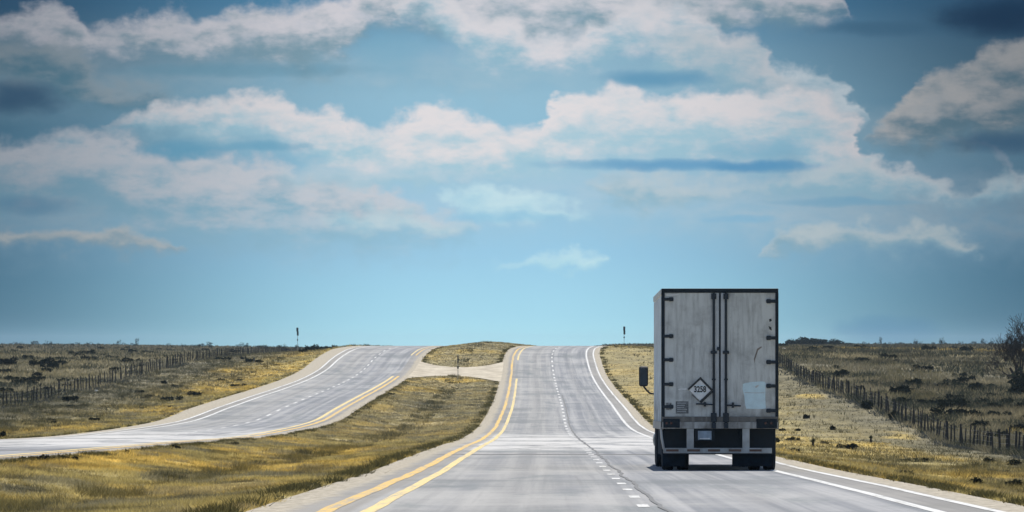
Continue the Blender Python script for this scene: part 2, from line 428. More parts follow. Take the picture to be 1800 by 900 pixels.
def road_mat():
    m, n, b, o = new_mat('road_pavement')
    uv = n.n('ShaderNodeUVMap'); uv.uv_map = 'UVMap'
    sp = n.n('ShaderNodeSeparateXYZ'); n.put(sp.inputs[0], uv.outputs[0])
    x, y = sp.outputs[0], sp.outputs[1]
    long_ = n.noise(n.xyz(n.m('MULTIPLY', x, 2.1), n.m('MULTIPLY', y, 0.006)), 1.0, 5.0, 0.62)
    long2 = n.noise(n.xyz(n.m('MULTIPLY', x, 6.0), n.m('MULTIPLY', y, 0.02), 7.0), 1.0, 3.0, 0.6)
    cross = n.noise(n.xyz(n.m('MULTIPLY', x, 0.10), n.m('MULTIPLY', y, 0.035), 3.0), 1.0, 5.0, 0.65)
    blot = n.noise(n.xyz(n.m('MULTIPLY', x, 0.7), n.m('MULTIPLY', y, 0.05), 9.0), 1.0, 5.0, 0.6)
    grit = n.noise(n.xyz(x, n.m('MULTIPLY', y, 0.12)), 9.0, 6.0, 0.75)
    # worn lane: pair of wheel tracks in each lane
    w = n.m('ABSOLUTE', n.m('SUBTRACT', n.m('ABSOLUTE', n.m('SUBTRACT', n.m('ABSOLUTE', x), 1.83)), 0.9))
    track = n.mr(w, 0.5, 0.05)
    c = n.mix(n.mr(long_, 0.34, 0.66), (0.165, 0.175, 0.195), (0.38, 0.38, 0.385))
    c = n.mix(n.m('MULTIPLY', n.mr(x, 0.6, -1.2), 0.4), c, (0.36, 0.345, 0.31))
    c = n.mix(n.m('MULTIPLY', n.m('MULTIPLY', track, n.mr(blot, 0.3, 0.6)), 0.5), c, (0.20, 0.21, 0.23))
    oil = n.mr(n.m('ABSOLUTE', n.m('SUBTRACT', n.m('ABSOLUTE', n.m('ADD', x, n.m('MULTIPLY', n.m('SUBTRACT', long_, 0.5), 0.8))), 1.8)), 0.5, 0.0)
    c = n.mix(n.m('MULTIPLY', n.m('MULTIPLY', oil, n.mr(cross, 0.35, 0.6)), 0.45), c, (0.12, 0.125, 0.135))
    c = n.mix(n.m('MULTIPLY', n.mr(cross, 0.48, 0.68), 0.55), c, (0.44, 0.43, 0.41))
    c = n.mix(n.m('MULTIPLY', n.mr(cross, 0.50, 0.34), 0.65), c, (0.14, 0.155, 0.16))
    c = n.mix(n.m('MULTIPLY', n.mr(blot, 0.52, 0.70), 0.55), c, (0.14, 0.165, 0.17))
    c = n.mix(n.m('MULTIPLY', n.mr(long2, 0.55, 0.8), 0.35), c, (0.17, 0.17, 0.175))
    # heat-shimmer brightness painted into the dip's colour, and a tarred joint before it
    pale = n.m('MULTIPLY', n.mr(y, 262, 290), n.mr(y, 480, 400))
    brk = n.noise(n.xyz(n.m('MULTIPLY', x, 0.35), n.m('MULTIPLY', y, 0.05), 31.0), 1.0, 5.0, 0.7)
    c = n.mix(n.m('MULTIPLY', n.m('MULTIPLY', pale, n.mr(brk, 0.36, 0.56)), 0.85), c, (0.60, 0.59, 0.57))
    jw = n.m('ADD', y, n.m('MULTIPLY', n.m('SUBTRACT', n.noise(n.xyz(x, 0.0), 0.8, 2.0), 0.5), 6.0))
    j = n.mr(n.m('ABSOLUTE', n.m('SUBTRACT', jw, 252.0)), 3.6, 2.0)
    c = n.mix(n.m('MULTIPLY', j, 0.75), c, (0.09, 0.09, 0.09))
    j2 = n.mr(n.m('ABSOLUTE', n.m('SUBTRACT', jw, 408.0)), 7.0, 3.0)
    c = n.mix(n.m('MULTIPLY', j2, 0.35), c, (0.15, 0.15, 0.15))
    c = n.mix(n.m('MULTIPLY', n.m('SUBTRACT', grit, 0.5), 1.0), c, (0.06, 0.06, 0.06))
    # rumble strip band outside the edge lines, gravelly edge beyond
    ax = n.m('ABSOLUTE', x)
    e = n.m('ADD', ax, n.m('MULTIPLY', n.m('SUBTRACT', n.noise(n.xyz(x, n.m('MULTIPLY', y, 0.3)), 0.7, 4.0), 0.5), 0.55))
    grav = n.mix(n.mr(n.noise(n.xyz(n.m('MULTIPLY', x, 3.0), n.m('MULTIPLY', y, 0.5)), 2.2, 5.0, 0.7), 0.3, 0.7), (0.27, 0.235, 0.175), (0.50, 0.445, 0.35))
    c = n.mix(n.m('MULTIPLY', n.mr(ax, 3.78, 3.9), 0.55), c, (0.24, 0.22, 0.19))
    c = n.mix(n.mr(e, 4.42, 4.75), c, grav)
    n.put(b.inputs['Base Color'], c)
    n.put(b.inputs['Roughness'], n.mr(long_, 0.3, 0.7, 0.78, 0.9))
    b.inputs['Specular IOR Level'].default_value = 0.25
    bp = n.n('ShaderNodeBump'); bp.inputs['Strength'].default_value = 0.25; bp.inputs['Distance'].default_value = 0.01
    n.put(bp.inputs['Height'], grit); n.put(b.inputs['Normal'], bp.outputs[0])
    return m
def paint_mat(name, c, wear):
    m, n, b, o = new_mat(name)
    uv = n.n('ShaderNodeUVMap'); uv.uv_map = 'UVMap'
    sp = n.n('ShaderNodeSeparateXYZ'); n.put(sp.inputs[0], uv.outputs[0])
    p = n.xyz(n.m('MULTIPLY', sp.outputs[0], 9.0), n.m('MULTIPLY', sp.outputs[1], 0.22))
    f = n.noise(p, 1.0, 7.0, 0.75); f2 = n.noise(p, 0.12, 4.0, 0.6)
    c2 = n.mix(n.mr(n.m('ADD', f, n.m('MULTIPLY', n.m('SUBTRACT', f2, 0.5), 0.5)), 0.54 - wear * 0.14, 0.74), c, (0.29, 0.28, 0.255))
    n.put(b.inputs['Base Color'], c2); b.inputs['Roughness'].default_value = 0.7
    b.inputs['Specular IOR Level'].default_value = 0.3
    return m
def ground_mat():
    m, n, b, o = new_mat('prairie_ground')
    g = n.n('ShaderNodeNewGeometry').outputs['Position']
    sp = n.n('ShaderNodeSeparateXYZ'); n.put(sp.inputs[0], g)
    p = n.xyz(sp.outputs[0], n.m('MULTIPLY', sp.outputs[1], 0.35), 0.0)
    att = n.n('ShaderNodeAttribute', attribute_name='tint')
    f1 = n.noise(p, 0.35, 6.0, 0.62); f2 = n.noise(p, 1.8, 5.0, 0.7)
    c = n.mix(n.mr(f1, 0.35, 0.7), att.outputs['Color'], n.mix(0.55, att.outputs['Color'], (0.07, 0.065, 0.04)))
    c = n.mix(n.m('MULTIPLY', n.mr(f2, 0.5, 0.72), 0.6), c, (0.045, 0.045, 0.028))
    n.put(b.inputs['Base Color'], c); b.inputs['Roughness'].default_value = 0.95; b.inputs['Specular IOR Level'].default_value = 0.1
    bp = n.n('ShaderNodeBump'); bp.inputs['Strength'].default_value = 0.6; bp.inputs['Distance'].default_value = 0.15
    n.put(bp.inputs['Height'], f2); n.put(b.inputs['Normal'], bp.outputs[0])
    return m
def leaf_mat(name, attr=True, c=(0.1, 0.1, 0.05), trans=0.35):
    m, n, b, o = new_mat(name)
    m.node_tree.nodes.remove(b)
    if attr:
        cc = n.n('ShaderNodeAttribute', attribute_name='tint').outputs['Color']
    else:
        oi = n.n('ShaderNodeObjectInfo').outputs['Random']
        f = n.noise(n.n('ShaderNodeTexCoord').outputs['Object'], 2.5, 3.0)
        cc = n.mix(n.m('MULTIPLY', n.m('ADD', f, oi), 0.5), tuple(v * 0.6 for v in c), tuple(v * 1.5 for v in c))
    d = n.n('ShaderNodeBsdfDiffuse'); t = n.n('ShaderNodeBsdfTranslucent'); ms = n.n('ShaderNodeMixShader')
    n.put(d.inputs[0], cc); n.put(t.inputs[0], cc); ms.inputs[0].default_value = trans
    m.node_tree.links.new(d.outputs[0], ms.inputs[1]); m.node_tree.links.new(t.outputs[0], ms.inputs[2])
    m.node_tree.links.new(ms.outputs[0], o.inputs[0])
    return m
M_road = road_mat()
M_white = paint_mat('white_road_paint', (0.64, 0.64, 0.625), 0.65)
M_yel = paint_mat('yellow_road_paint', (0.72, 0.55, 0.22), 0.7)
M_yel2 = paint_mat('worn_yellow_road_paint', (0.68, 0.44, 0.10), 0.8)
M_tar = simple('tar_seal', (0.07, 0.07, 0.07), 0.6, var=0.3)
M_ground = ground_mat()
M_grass = leaf_mat('dry_grass', trans=0.45)
M_brush = leaf_mat('dark_brush', False, (0.020, 0.025, 0.018), 0.1)
M_yucca = leaf_mat('yucca_leaf', False, (0.045, 0.055, 0.03), 0.1)
M_bark = simple('weathered_bark', (0.06, 0.05, 0.045), 0.95, var=0.4, scale=9, spec=0.1)
M_post = simple('weathered_post_wood', (0.045, 0.042, 0.040), 0.95, var=0.4, scale=12, spec=0.1)
M_wire = simple('galvanised_wire', (0.22, 0.22, 0.22), 0.5, 0.8)
M_pole = simple('galvanised_pole', (0.30, 0.31, 0.32), 0.5, 0.5)
M_signback = simple('dark_sign_metal', (0.035, 0.045, 0.06), 0.5, 0.3)

# ------------------------------------------------------------------ colour of the land (its own patchiness, not light)
GOLD, OLIVE, DARK, TAN, GREY = [np.array(c) for c in ((0.66, 0.485, 0.145), (0.455, 0.37, 0.15), (0.13, 0.115, 0.055), (0.41, 0.355, 0.22), (0.245, 0.222, 0.15))]
PATCH = []
for a, b_, rx, ry, c_, k_ in [
  (300, 872, 130, 9, 0, .9), (470, 852, 120, 9, 0, .9), (560, 825, 90, 7, 0, .8), (240, 808, 110, 5, 0, .8), (420, 795, 90, 6, 0, .5), (350, 683, 34, 6, 0, 1), (415, 653, 40, 5, 0, .9),
  (520, 640, 60, 6, 0, .7), (100, 757, 60, 6, 0, .6), (800, 670, 50, 4, 0, .9), (740, 684, 40, 5, 0, .8), (850, 620, 60, 4, 0, .6), (1428, 700, 26, 5, 0, 1), (1400, 772, 30, 6, 0, .8),
  (1500, 780, 70, 7, 0, .9), (1590, 768, 30, 8, 0, .8), (1640, 806, 70, 6, 0, .9), (1745, 835, 40, 5, 0, .6), (1790, 765, 20, 6, 0, .5),
  (50, 862, 70, 12, 1, .75), (190, 882, 60, 6, 2, .8), (120, 845, 60, 5, 1, .5), (330, 845, 50, 4, 2, .6), (1680, 778, 55, 8, 2, .9), (1550, 738, 60, 6, 2, .8), (1420, 735, 40, 5, 2, .7), (1460, 756, 40, 4, 1, .5),
  (620, 735, 90, 8, 2, .5), (760, 715, 60, 7, 2, .5), (1730, 860, 60, 6, 1, .5), (1600, 840, 60, 4, 1, .4), (90, 725, 80, 8, 1, .4), (200, 735, 60, 6, 1, .4)]:
    x_, y_ = at(a, b_, 0); _, y0_ = at(a, b_ + ry, 0); _, y1_ = at(a, b_ - ry, 0)
    PATCH.append((x_, y_, rx * y_ / F, max(3.0, (y1_ - y0_) / 2), [GOLD, DARK, GREY * .85][c_], k_))
def land_color(x, y):
    x = np.asarray(x, float); y = np.asarray(y, float)
    xl = x - cL(y); xr = x - cR(y)
    verge = ((xl > -14) & (xr < 12)).astype(float)
    left_v = np.clip((x - xfL(y) - 4) / 8, 0, 1); right_v = np.clip((xfR(y) - .5 - x) / 3, 0, 1)
    v = left_v * right_v
    a = fbm(x / 3.5 + 100, y / 34.0, 4); b_ = fbm(x / 1.6 + 11, y / 9.0 + 50, 4); c_ = fbm(x / 9 + 31, y / 55 + 8, 3)
    g = np.clip((a + .35 * (b_ - .5) - 0.46) * 6, 0, 1)[..., None]; k = np.clip((b_ - 0.52) * 4.5, 0, 1)[..., None]; q = np.clip((c_ - 0.45) * 4, 0, 1)[..., None]
    inmed = ((xl > 0) & (xr < 0)).astype(float)[..., None]
    vc = OLIVE * (1 - g) + GOLD * g
    vc = vc * (1 - 0.4 * k) + DARK * 0.4 * k
    # the median is drier half way up the rise
    mid = (np.clip((y - 330) / 120, 0, 1) * np.clip((y - 200) / 100, 0, 1))[..., None] * inmed
    vc = vc * (1 - 0.45 * mid) + TAN * 0.45 * mid
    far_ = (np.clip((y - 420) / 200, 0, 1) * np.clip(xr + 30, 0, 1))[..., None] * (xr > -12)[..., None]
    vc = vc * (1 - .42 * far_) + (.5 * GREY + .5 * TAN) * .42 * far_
    # right verge beyond the first strip of gold is paler
    rv = np.clip((xr - 8 - 8 * (fbm(x / 4, y / 20, 3) - .5)) / 7, 0, 1)[..., None] * (.35 + .65 * q)
    rk = np.clip((fbm(x / 2.5 + 5, y / 12.0 + 77, 4)[..., None] - .42) * 5, 0, 1)
    vc = vc * (1 - 0.65 * rv) + (GREY * .9 * rk + (0.3 * TAN + 0.7 * OLIVE) * (1 - rk)) * 0.65 * rv
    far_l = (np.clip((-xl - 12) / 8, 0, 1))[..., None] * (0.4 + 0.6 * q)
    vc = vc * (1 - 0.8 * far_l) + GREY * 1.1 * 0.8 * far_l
    fa = fbm(x / 12.0 + 7, y / 40.0 + 3, 5)[..., None]; fb = fbm(x / 5 + 70, y / 16.0 + 33, 4)[..., None]
    fc = GREY * (1 - np.clip((fa - .42) * 4, 0, 1)) + TAN * np.clip((fa - .42) * 4, 0, 1)
    fc = fc * (1 - 0.75 * np.clip((fb - .5) * 5, 0, 1)) + DARK * 0.75 * np.clip((fb - .5) * 5, 0, 1)
    # right-hand pasture: bands of dark brush
    rb = np.clip((x - 26) / 6, 0, 1)[..., None] * np.clip((fbm(x / 60 + 5, y / 22 + 2, 4)[..., None] - .40) * 5, 0, 1)
    fc = fc * (1 - 0.7 * rb) + np.array((0.075, 0.062, 0.04)) * 0.7 * rb
    strip = ((y > 1180) & (y < 1300) & (x > 40)).astype(float)[..., None]
    fc = fc * (1 - strip * .7) + GOLD * 0.8 * strip * .7
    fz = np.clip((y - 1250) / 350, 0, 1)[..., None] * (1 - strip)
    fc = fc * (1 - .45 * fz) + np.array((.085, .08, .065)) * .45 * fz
    v = v[..., None]
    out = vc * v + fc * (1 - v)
    nf = np.exp(-((x - 22.5) / 3.0) ** 2)[..., None] * (y < 1100)[..., None] * .7
    out = out * (1 - nf) + (GREY * .55 + DARK * .35) * nf
    ragged = fbm(x / 1.5 + 300, y / 7 + 300, 4)
    for px_, py_, rx, ry, cc, k_ in PATCH:
        d = ((x - px_) / rx) ** 2 + ((y - py_) / ry) ** 2
        m_ = (np.clip(1.35 - d * .8 - (ragged - .4) * 3.0, 0, 1) * k_ * (d < 4))[..., None]
        out = out * (1 - m_) + cc * m_
    sp_ = np.clip((fbm(x / .9 + 33, y / 3.2 + 44, 3) - .56) * 8, 0, 1)[..., None] * .42 * np.clip(offroad(x, y) / 5 - .4, .3, 1)[..., None]
    out = out * (1 - sp_) + DARK * .7 * sp_
    return np.clip(out, 0.01, 1)

# ------------------------------------------------------------------ ground sheet
ys = np.concatenate([np.arange(-120, 60, 12.0), np.arange(60, 1120, 2.5), np.arange(1120, 1700, 8.0), np.arange(1700, 3200, 30.0), np.geomspace(3200, 12000, 24)])
def sheet():
    C = columns(ys)
    sub = [3, 10, 34, 14, 6, 1, 1, 1, 8, 8, 1, 1, 1, 6, 14, 22, 30, 10]
    xs, zs = [], []
    for i, k in enumerate(sub[:len(C) - 1]):
        (x0, z0), (x1, z1) = C[i], C[i+1]
        for j in range(k):
            t = j / k
            xs.append(x0 + (x1 - x0) * t); zs.append(z0 + (z1 - z0) * t)
    xs.append(C[-1][0]); zs.append(C[-1][1])
    X = np.stack(xs, 1); Z = np.stack(zs, 1); Y = np.repeat(ys[:, None], X.shape[1], 1)
    Z = Z + bump(X, Y)
    nr, nc = X.shape
    v = np.stack([X, Y, Z], -1).reshape(-1, 3)
    i = np.arange((nr - 1) * nc).reshape(nr - 1, nc)[:, :-1].ravel()
    f = np.stack([i, i + 1, i + nc + 1, i + nc], 1)
    me = np_mesh('ground', v, f, True)
    a = me.color_attributes.new('tint', 'FLOAT_COLOR', 'POINT')
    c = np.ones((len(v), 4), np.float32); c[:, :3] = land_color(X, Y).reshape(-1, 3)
    a.data.foreach_set('color', c.ravel())
    return tag(mesh_obj('ground', me, None, M_ground), kind='structure')
sheet()

# ------------------------------------------------------------------ roads and markings
yr = np.unique(np.concatenate([np.arange(-120, 60, 12.0), np.arange(60, 1120, 2.5), np.arange(1120, 1500, 8.0)]))
def strip(name, cf, zf, offs, y0, y1, lift, mat, add=True, wob=0.0):
    """ribbon following the road; offs = lateral offsets of its long edges"""
    yy = yr[(yr > y0) & (yr < y1)]
    yy = np.concatenate([[y0], yy, [y1]])
    # heights follow the road's own facets
    zz = np.interp(yy, yr, zf(yr)) + lift
    cc = np.interp(yy, yr, cf(yr))
    n = len(offs)
    O = np.repeat(np.array(offs, float)[None], len(yy), 0)
    if wob: O = O + ((fbm(yy / 9.0, yy * 0 + offs[0] * 7, 3) - .5) * wob)[:, None]
    if offs[0] == -6.25: O[:, 0] = -(SHLf(yy) - 0.05)
    X = cc[:, None] + O
    v = np.stack([X, np.repeat(yy[:, None], n, 1), np.repeat(zz[:, None], n, 1)], -1).reshape(-1, 3)
    i = np.arange((len(yy) - 1) * n).reshape(len(yy) - 1, n)[:, :-1].ravel()
    f = np.stack([i, i + 1, i + n + 1, i + n], 1)
    uvv = np.stack([O, np.repeat(yy[:, None], n, 1)], -1).reshape(-1, 2)
    return v, f, uvv
def join(name, parts, mat, kind='structure'):
    V_, F_, U_ = [], [], []; k = 0
    for v, f, u in parts:
        V_.append(v); F_.append(f + k); U_.append(u); k += len(v)
    V_ = np.concatenate(V_); F_ = np.concatenate(F_); U_ = np.concatenate(U_)
    me = np_mesh(name, V_, F_)
    uvl = me.uv_layers.new(name='UVMap')
    uvl.data.foreach_set('uv', U_[F_.ravel()].astype(np.float32).ravel())
    return tag(mesh_obj(name, me, None, mat), kind=kind)
for nm, cf, zf in (('highway_road', cR, roadR), ('opposite_road', cL, roadL)):
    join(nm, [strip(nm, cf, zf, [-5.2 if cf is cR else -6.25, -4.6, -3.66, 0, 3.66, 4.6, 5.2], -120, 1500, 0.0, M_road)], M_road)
LW = 0.15
def line(cf, zf, o, y0, y1, w=LW, wob=0.05): return strip('l', cf, zf, [o - w/2, o + w/2], y0, y1, 0.005, None, wob=wob)
join('white_edge_line', [line(cR, roadR, 3.72, -120, 1300, 0.17), line(cR, roadR, 4.50, -120, 1300, 0.15),
                         line(cL, roadL, -3.72, -120, 1300, 0.20), line(cL, roadL, -4.50, -120, 1300, 0.18)], M_white)
join('yellow_edge_line', [line(cR, roadR, -3.62, -120, 815, 0.19), line(cR, roadR, -3.62, 905, 1300, 0.18),
                          line(cL, roadL, 3.62, -120, 812, 0.25), line(cL, roadL, 3.62, 930, 1300, 0.16)], M_yel)
join('worn_yellow_rumble_line', [line(cR, roadR, -4.18, -120, 1300, 0.21, 0.10), line(cL, roadL, 4.16, -120, 812, 0.24, 0.08), line(cL, roadL, 4.16, 930, 1300, 0.16, 0.08)], M_yel2)
dash = []
y = -60.0
while y < 420: dash.append((y + 4.4, y + 7.6)); y += 12.19
while y < 1010: dash.append((y, y + 7.5)); y += 19.5
join('lane_dash_marking', [line(c_, z_, 0.0, a, b, 0.16, 0.0) for a, b in dash for c_, z_ in ((cR, roadR), (cL, roadL))], M_white)
join('sealed_road_crack', [strip('c', cR, roadR, [0.20, 0.265], 60, 330, 0.009, None, wob=0.22), strip('c', cR, roadR, [0.20, 0.30], 330, 700, 0.009, None, wob=0.12)], M_tar)

# crossover between the carriageways: a bow-tie sheet of pale gravelled pavement
def crossover():
    n, m_ = 40, 20
    V_, U_ = [], []
    for i in range(n + 1):
        t = i / n
        e = abs(2 * t - 1) ** 2.2
        ya, yb = 824 - 30 * e - 4 * t, 872 + 26 * e
        for j in range(m_ + 1):
            yy = ya + (yb - ya) * j / m_
            x0, x1 = cL(yy) + 5.1, cR(yy) - 5.1
            z0, z1 = roadL(yy), roadR(yy)
            tt = t
            V_.append((float(x0 + (x1 - x0) * t), yy, float(z0 + (z1 - z0) * tt) + 0.012)); U_.append((4.9 + t, yy))
    i = np.arange(n * (m_ + 1)).reshape(n, m_ + 1)[:, :-1].ravel()
    f = np.stack([i, i + 1, i + m_ + 2, i + m_ + 1], 1)[:, ::-1]
    join('median_crossover_path', [(np.array(V_), f, np.array(U_))], M_gravel)
def gravel_mat():
    m, n, b, o = new_mat('pale_gravel')
    g = n.n('ShaderNodeNewGeometry').outputs['Position']
    sp = n.n('ShaderNodeSeparateXYZ'); n.put(sp.inputs[0], g)
    p = n.xyz(sp.outputs[0], n.m('MULTIPLY', sp.outputs[1], 0.2))
    f = n.noise(p, 0.6, 6.0, 0.65)
    n.put(b.inputs['Base Color'], n.mix(n.mr(f, 0.3, 0.7), (0.40, 0.35, 0.27), (0.60, 0.54, 0.43)))
    b.inputs['Roughness'].default_value = 0.95; b.inputs['Specular IOR Level'].default_value = 0.1
    return m
M_gravel = gravel_mat()
crossover()

# ------------------------------------------------------------------ grass (nobody could count it)
def in_cross(x, y):
    L, Rr = cL(y) + 5.1, cR(y) - 5.1
    t = np.clip((x - L) / (Rr - L), 0, 1); e = np.abs(2 * t - 1) ** 2.2
    return (x > L) & (x < Rr) & (y > 824 - 30 * e - 4 * t) & (y < 872 + 26 * e)
def blades(x, y, h, w, tint, lean=0.6, nb=3, spread=0.06):
    n = len(x)
    x = np.repeat(x, nb); y = np.repeat(y, nb); h = np.repeat(h, nb); w = np.repeat(w, nb); tint = np.repeat(tint, nb, 0)
    N = n * nb
    spread_ = np.maximum(spread, w * 0.8)
    x = x + rng.normal(0, 1, N) * spread_; y = y + rng.normal(0, 1, N) * spread_
    z = H(x, y) - 0.03
    a = rng.random(N) * math.pi * 2
    h = h * (0.6 + 0.7 * rng.random(N))
    dx, dy = np.cos(a) * w / 2, np.sin(a) * w / 2 * 0.5
    lx, ly = rng.normal(0, lean, N) * h, rng.normal(0, lean, N) * h
    v = np.stack([np.stack([x - dx, y - dy, z], 1), np.stack([x + dx, y + dy, z], 1), np.stack([x + lx, y + ly, z + h], 1)], 1).reshape(-1, 3)
    tint = tint * (0.75 + 0.5 * rng.random(N))[:, None]
    c = np.ones((N, 3, 4), np.float32); c[:, :, :3] = tint[:, None, :]
    return v, c.reshape(-1, 4)
def grass_obj(name, sets):
    v = np.concatenate([s_[0] for s_ in sets]); c = np.concatenate([s_[1] for s_ in sets])
    me = np_mesh(name, v, np.arange(len(v)).reshape(-1, 3))
    a = me.color_attributes.new('tint', 'FLOAT_COLOR', 'POINT'); a.data.foreach_set('color', c.astype(np.float32).ravel())
    return mesh_obj(name, me, None, M_grass)
def sample(n, xa, xb, y0, y1, power=1.0):
    """denser where it shows larger"""
    u = rng.random(n)
    if power == 1.0: y = y0 * (y1 / y0) ** u
    else: y = 1 / (1 / y0 + (1 / y1 - 1 / y0) * u)
    t = rng.random(n)
    x = xa(y) + (xb(y) - xa(y)) * t
    return x, y
def px(y, k): return k * y / 15000.0
def clumps(x, y, t):
    k = fbm(x / .55 + 60, y / 2.2 + 60, 3)[:, None]
    t = t * (0.5 + 1.05 * k)
    gr = (fbm(x / 1.3 + 260, y / 6 + 10, 4) > .56)
    t[gr] = t[gr] * .35 + np.array((.20, .195, .15)) * .65
    d = (fbm(x / .8 + 160, y / 2.6 + 10, 3) > .60)
    t[d] = t[d] * .5
    return t
def verge(n, xa, xb, y0, y1, hm, power=1.0, nb=3, k=1.6):
    x, y = sample(n, xa, xb, y0, y1, power)
    ok = (offroad(x, y) > (fbm(x * 0 + 3, y / 2.5, 3) - .42) * 1.5) & ~in_cross(x, y)
    x, y = x[ok], y[ok]
    t = clumps(x, y, land_color(x, y))
    cl = fbm(x / .6 + 9, y / 2.4 + 2, 3)
    h = hm * (0.25 + 1.3 * cl)
    dk = (fbm(x / 1.1 + 400, y / 3.5 + 400, 3) > .615) & (offroad(x, y) > 3.5)
    t[dk] = t[dk] * .3 + np.array((.03, .032, .018)); h = h * np.where(dk, 1.9, 1)
    return blades(x, y, h, np.maximum(0.014, px(y, k * .8)) * (0.7 + 0.6 * rng.random(len(x))), t, nb=nb)
def edge_weeds(n, cf, side, y0, y1, hm):
    y = y0 * (y1 / y0) ** rng.random(n)
    cl_ = fbm(y / 2.4, y * 0 + side * 3 + 50, 4); y = y[cl_ > 0.54]
    x = cf(y) + side * ((SHLf(y) if (cf is cL and side < 0) else SH) + 0.05 + np.abs(rng.normal(0, 0.20, len(y))) + 0.5 * (fbm(y / 3.0, y * 0 + side, 3) - .5))
    ok = ~in_cross(x, y); x, y = x[ok], y[ok]
    t = np.array((0.055, 0.055, 0.03)) + rng.random((len(x), 1)) * np.array((0.07, 0.055, 0.015))
    return blades(x, y, np.full(len(x), hm), np.maximum(0.03, px(y, 1.3)), t, nb=3)
def tagged(o, lab, cat): return tag(o, lab, cat, kind='stuff')
tagged(grass_obj('dry_median_grass', [
    verge(170000, lambda y: cL(y) + 5.0, lambda y: cR(y) - 5.0, 85, 330, 0.11, 1.0),
    verge(80000, lambda y: cL(y) + 5.0, lambda y: cR(y) - 5.0, 330, 1090, 0.13, 2.0),
    edge_weeds(15000, cR, -1, 90, 1000, 0.18), edge_weeds(15000, cL, 1, 150, 1000, 0.15)]), 'golden dry grass filling the median between the two roads', 'grass')
tagged(grass_obj('dry_verge_grass', [
    verge(80000, lambda y: cR(y) + 5.0, lambda y: xfR(y) + 0 * y, 95, 1080, 0.14, 2.0),
    verge(90000, lambda y: cR(y) + 5.0, lambda y: xfR(y) + 0 * y, 95, 300, 0.12, 1.0),
    edge_weeds(14000, cR, 1, 90, 1000, 0.15)]), 'olive and gold dry grass between the truck lane shoulder and the right fence', 'grass')
tagged(grass_obj('roadside_grass', [
    verge(70000, lambda y: xfL(y) + 0 * y, lambda y: cL(y) - 5.9, 380, 1150, 0.17, 2.0),
    edge_weeds(3000, cL, -1, 350, 900, 0.14)]), 'dull dry grass between the left fence and the opposite road', 'grass')
def pasture(n, xa, xb, y0, y1, hm, dark, k=1.8):
    x, y = sample(n, xa, xb, y0, y1, 2.0)
    t = land_color(x, y) * 0.95
    cl = fbm(x / 3.0 + 9, y / 8.0 + 2, 3)
    dk = (fbm(x / 6 + 90, y / 14 + 20, 4) > (0.60 - dark)) & (rng.random(len(x)) < 0.7)
    t[dk] = np.array((0.05, 0.055, 0.04))
    h = hm * (0.4 + 1.2 * cl) * np.where(dk, 1.25, 1.0)
    return blades(x, y, h, px(y, k) * (0.7 + 0.8 * rng.random(len(x))), t, nb=2)
def fence_weeds(n, xf, y0, y1):
    y = 1 / (1 / y0 + (1 / y1 - 1 / y0) * rng.random(n))
    y = y[fbm(y / 11.0, y * 0 + 77, 4) > 0.42]
    x = xf(y) + rng.normal(0, 0.5, len(y))
    t = np.array((0.035, 0.042, 0.045)) + rng.random((len(x), 1)) * np.array((0.05, 0.05, 0.04))
    return blades(x, y, np.full(len(x), 0.24), px(y, 1.6), t, nb=3)
tagged(grass_obj('pasture_scrub', [pasture(90000, lambda y: -0.075 * y - 6 + 0*y, lambda y: xfL(y) + 0.3, 420, 2400, 0.36, 0.03), fence_weeds(4500, xfL, 560, 1900), fence_weeds(9000, xfL, 1000, 1800)]),
       'grey tan scrub and dry weeds on the pasture beyond the left fence', 'scrub')
tagged(grass_obj('pasture_scrub', [pasture(120000, lambda y: xfR(y) - 0.3, lambda y: 0.075 * y + 6, 400, 2400, 0.38, 0.08), fence_weeds(5000, xfR, 390, 1300)]),
       'dark brown scrub in bands on the pasture beyond the right fence', 'scrub')
tagged(grass_obj('crest_scrub', [pasture(16000, lambda y: cR(y) + 6, lambda y: xfR(y), 1000, 2300, 0.2, 0.03), pasture(16000, lambda y: xfL(y), lambda y: cL(y) - 6, 1000, 1500, 0.22, 0.08)]),
       'low grey weeds along the skyline where the roads vanish', 'scrub')

# ------------------------------------------------------------------ shrubs
def shrub_mesh(seed, n=420, lumps=6, flat=0.75, leaf=0.13):
    r = np.random.default_rng(seed)
    c = np.stack([r.normal(0, .28, lumps), r.normal(0, .28, lumps), r.uniform(.2, .62, lumps) * flat], 1)
    rad = r.uniform(.2, .36, lumps)
    i = r.integers(0, lumps, n)
    d = r.normal(0, 1, (n, 3)); d /= np.linalg.norm(d, axis=1)[:, None]
    p = c[i] + d * rad[i][:, None] * (r.random(n) ** .35)[:, None]
    p[:, 2] = np.abs(p[:, 2])
    a = r.normal(0, 1, (n, 3)); a /= np.linalg.norm(a, axis=1)[:, None]
    b_ = np.cross(a, r.normal(0, 1, (n, 3))); b_ /= np.linalg.norm(b_, axis=1)[:, None]
    s_ = leaf * r.uniform(.5, 1.3, n)[:, None]
    v = np.stack([p - a * s_ * .5, p + a * s_ * .5, p + b_ * s_], 1).reshape(-1, 3)
    return np_mesh('shrub', v, np.arange(len(v)).reshape(-1, 3))
SHR = [shrub_mesh(k, 800, 6, .75, .15) for k in range(6)]
TWIG = [shrub_mesh(20 + k, 200, 7, 1.3, 0.10) for k in range(4)]
for me in SHR + TWIG: me.materials.append(M_brush)
def shrub(x, y, w, h, label, group=None, cat='shrub', name='shrub', twig=False, me=None):
    o = mesh_obj(name, me or random.choice(TWIG if twig else SHR))
    o.location = (x, y, h1(x, y) - 0.05); o.scale = (w, w, h)
    o.rotation_euler = (0, 0, random.uniform(0, 6.28))
    return tag(o, label, cat, group)
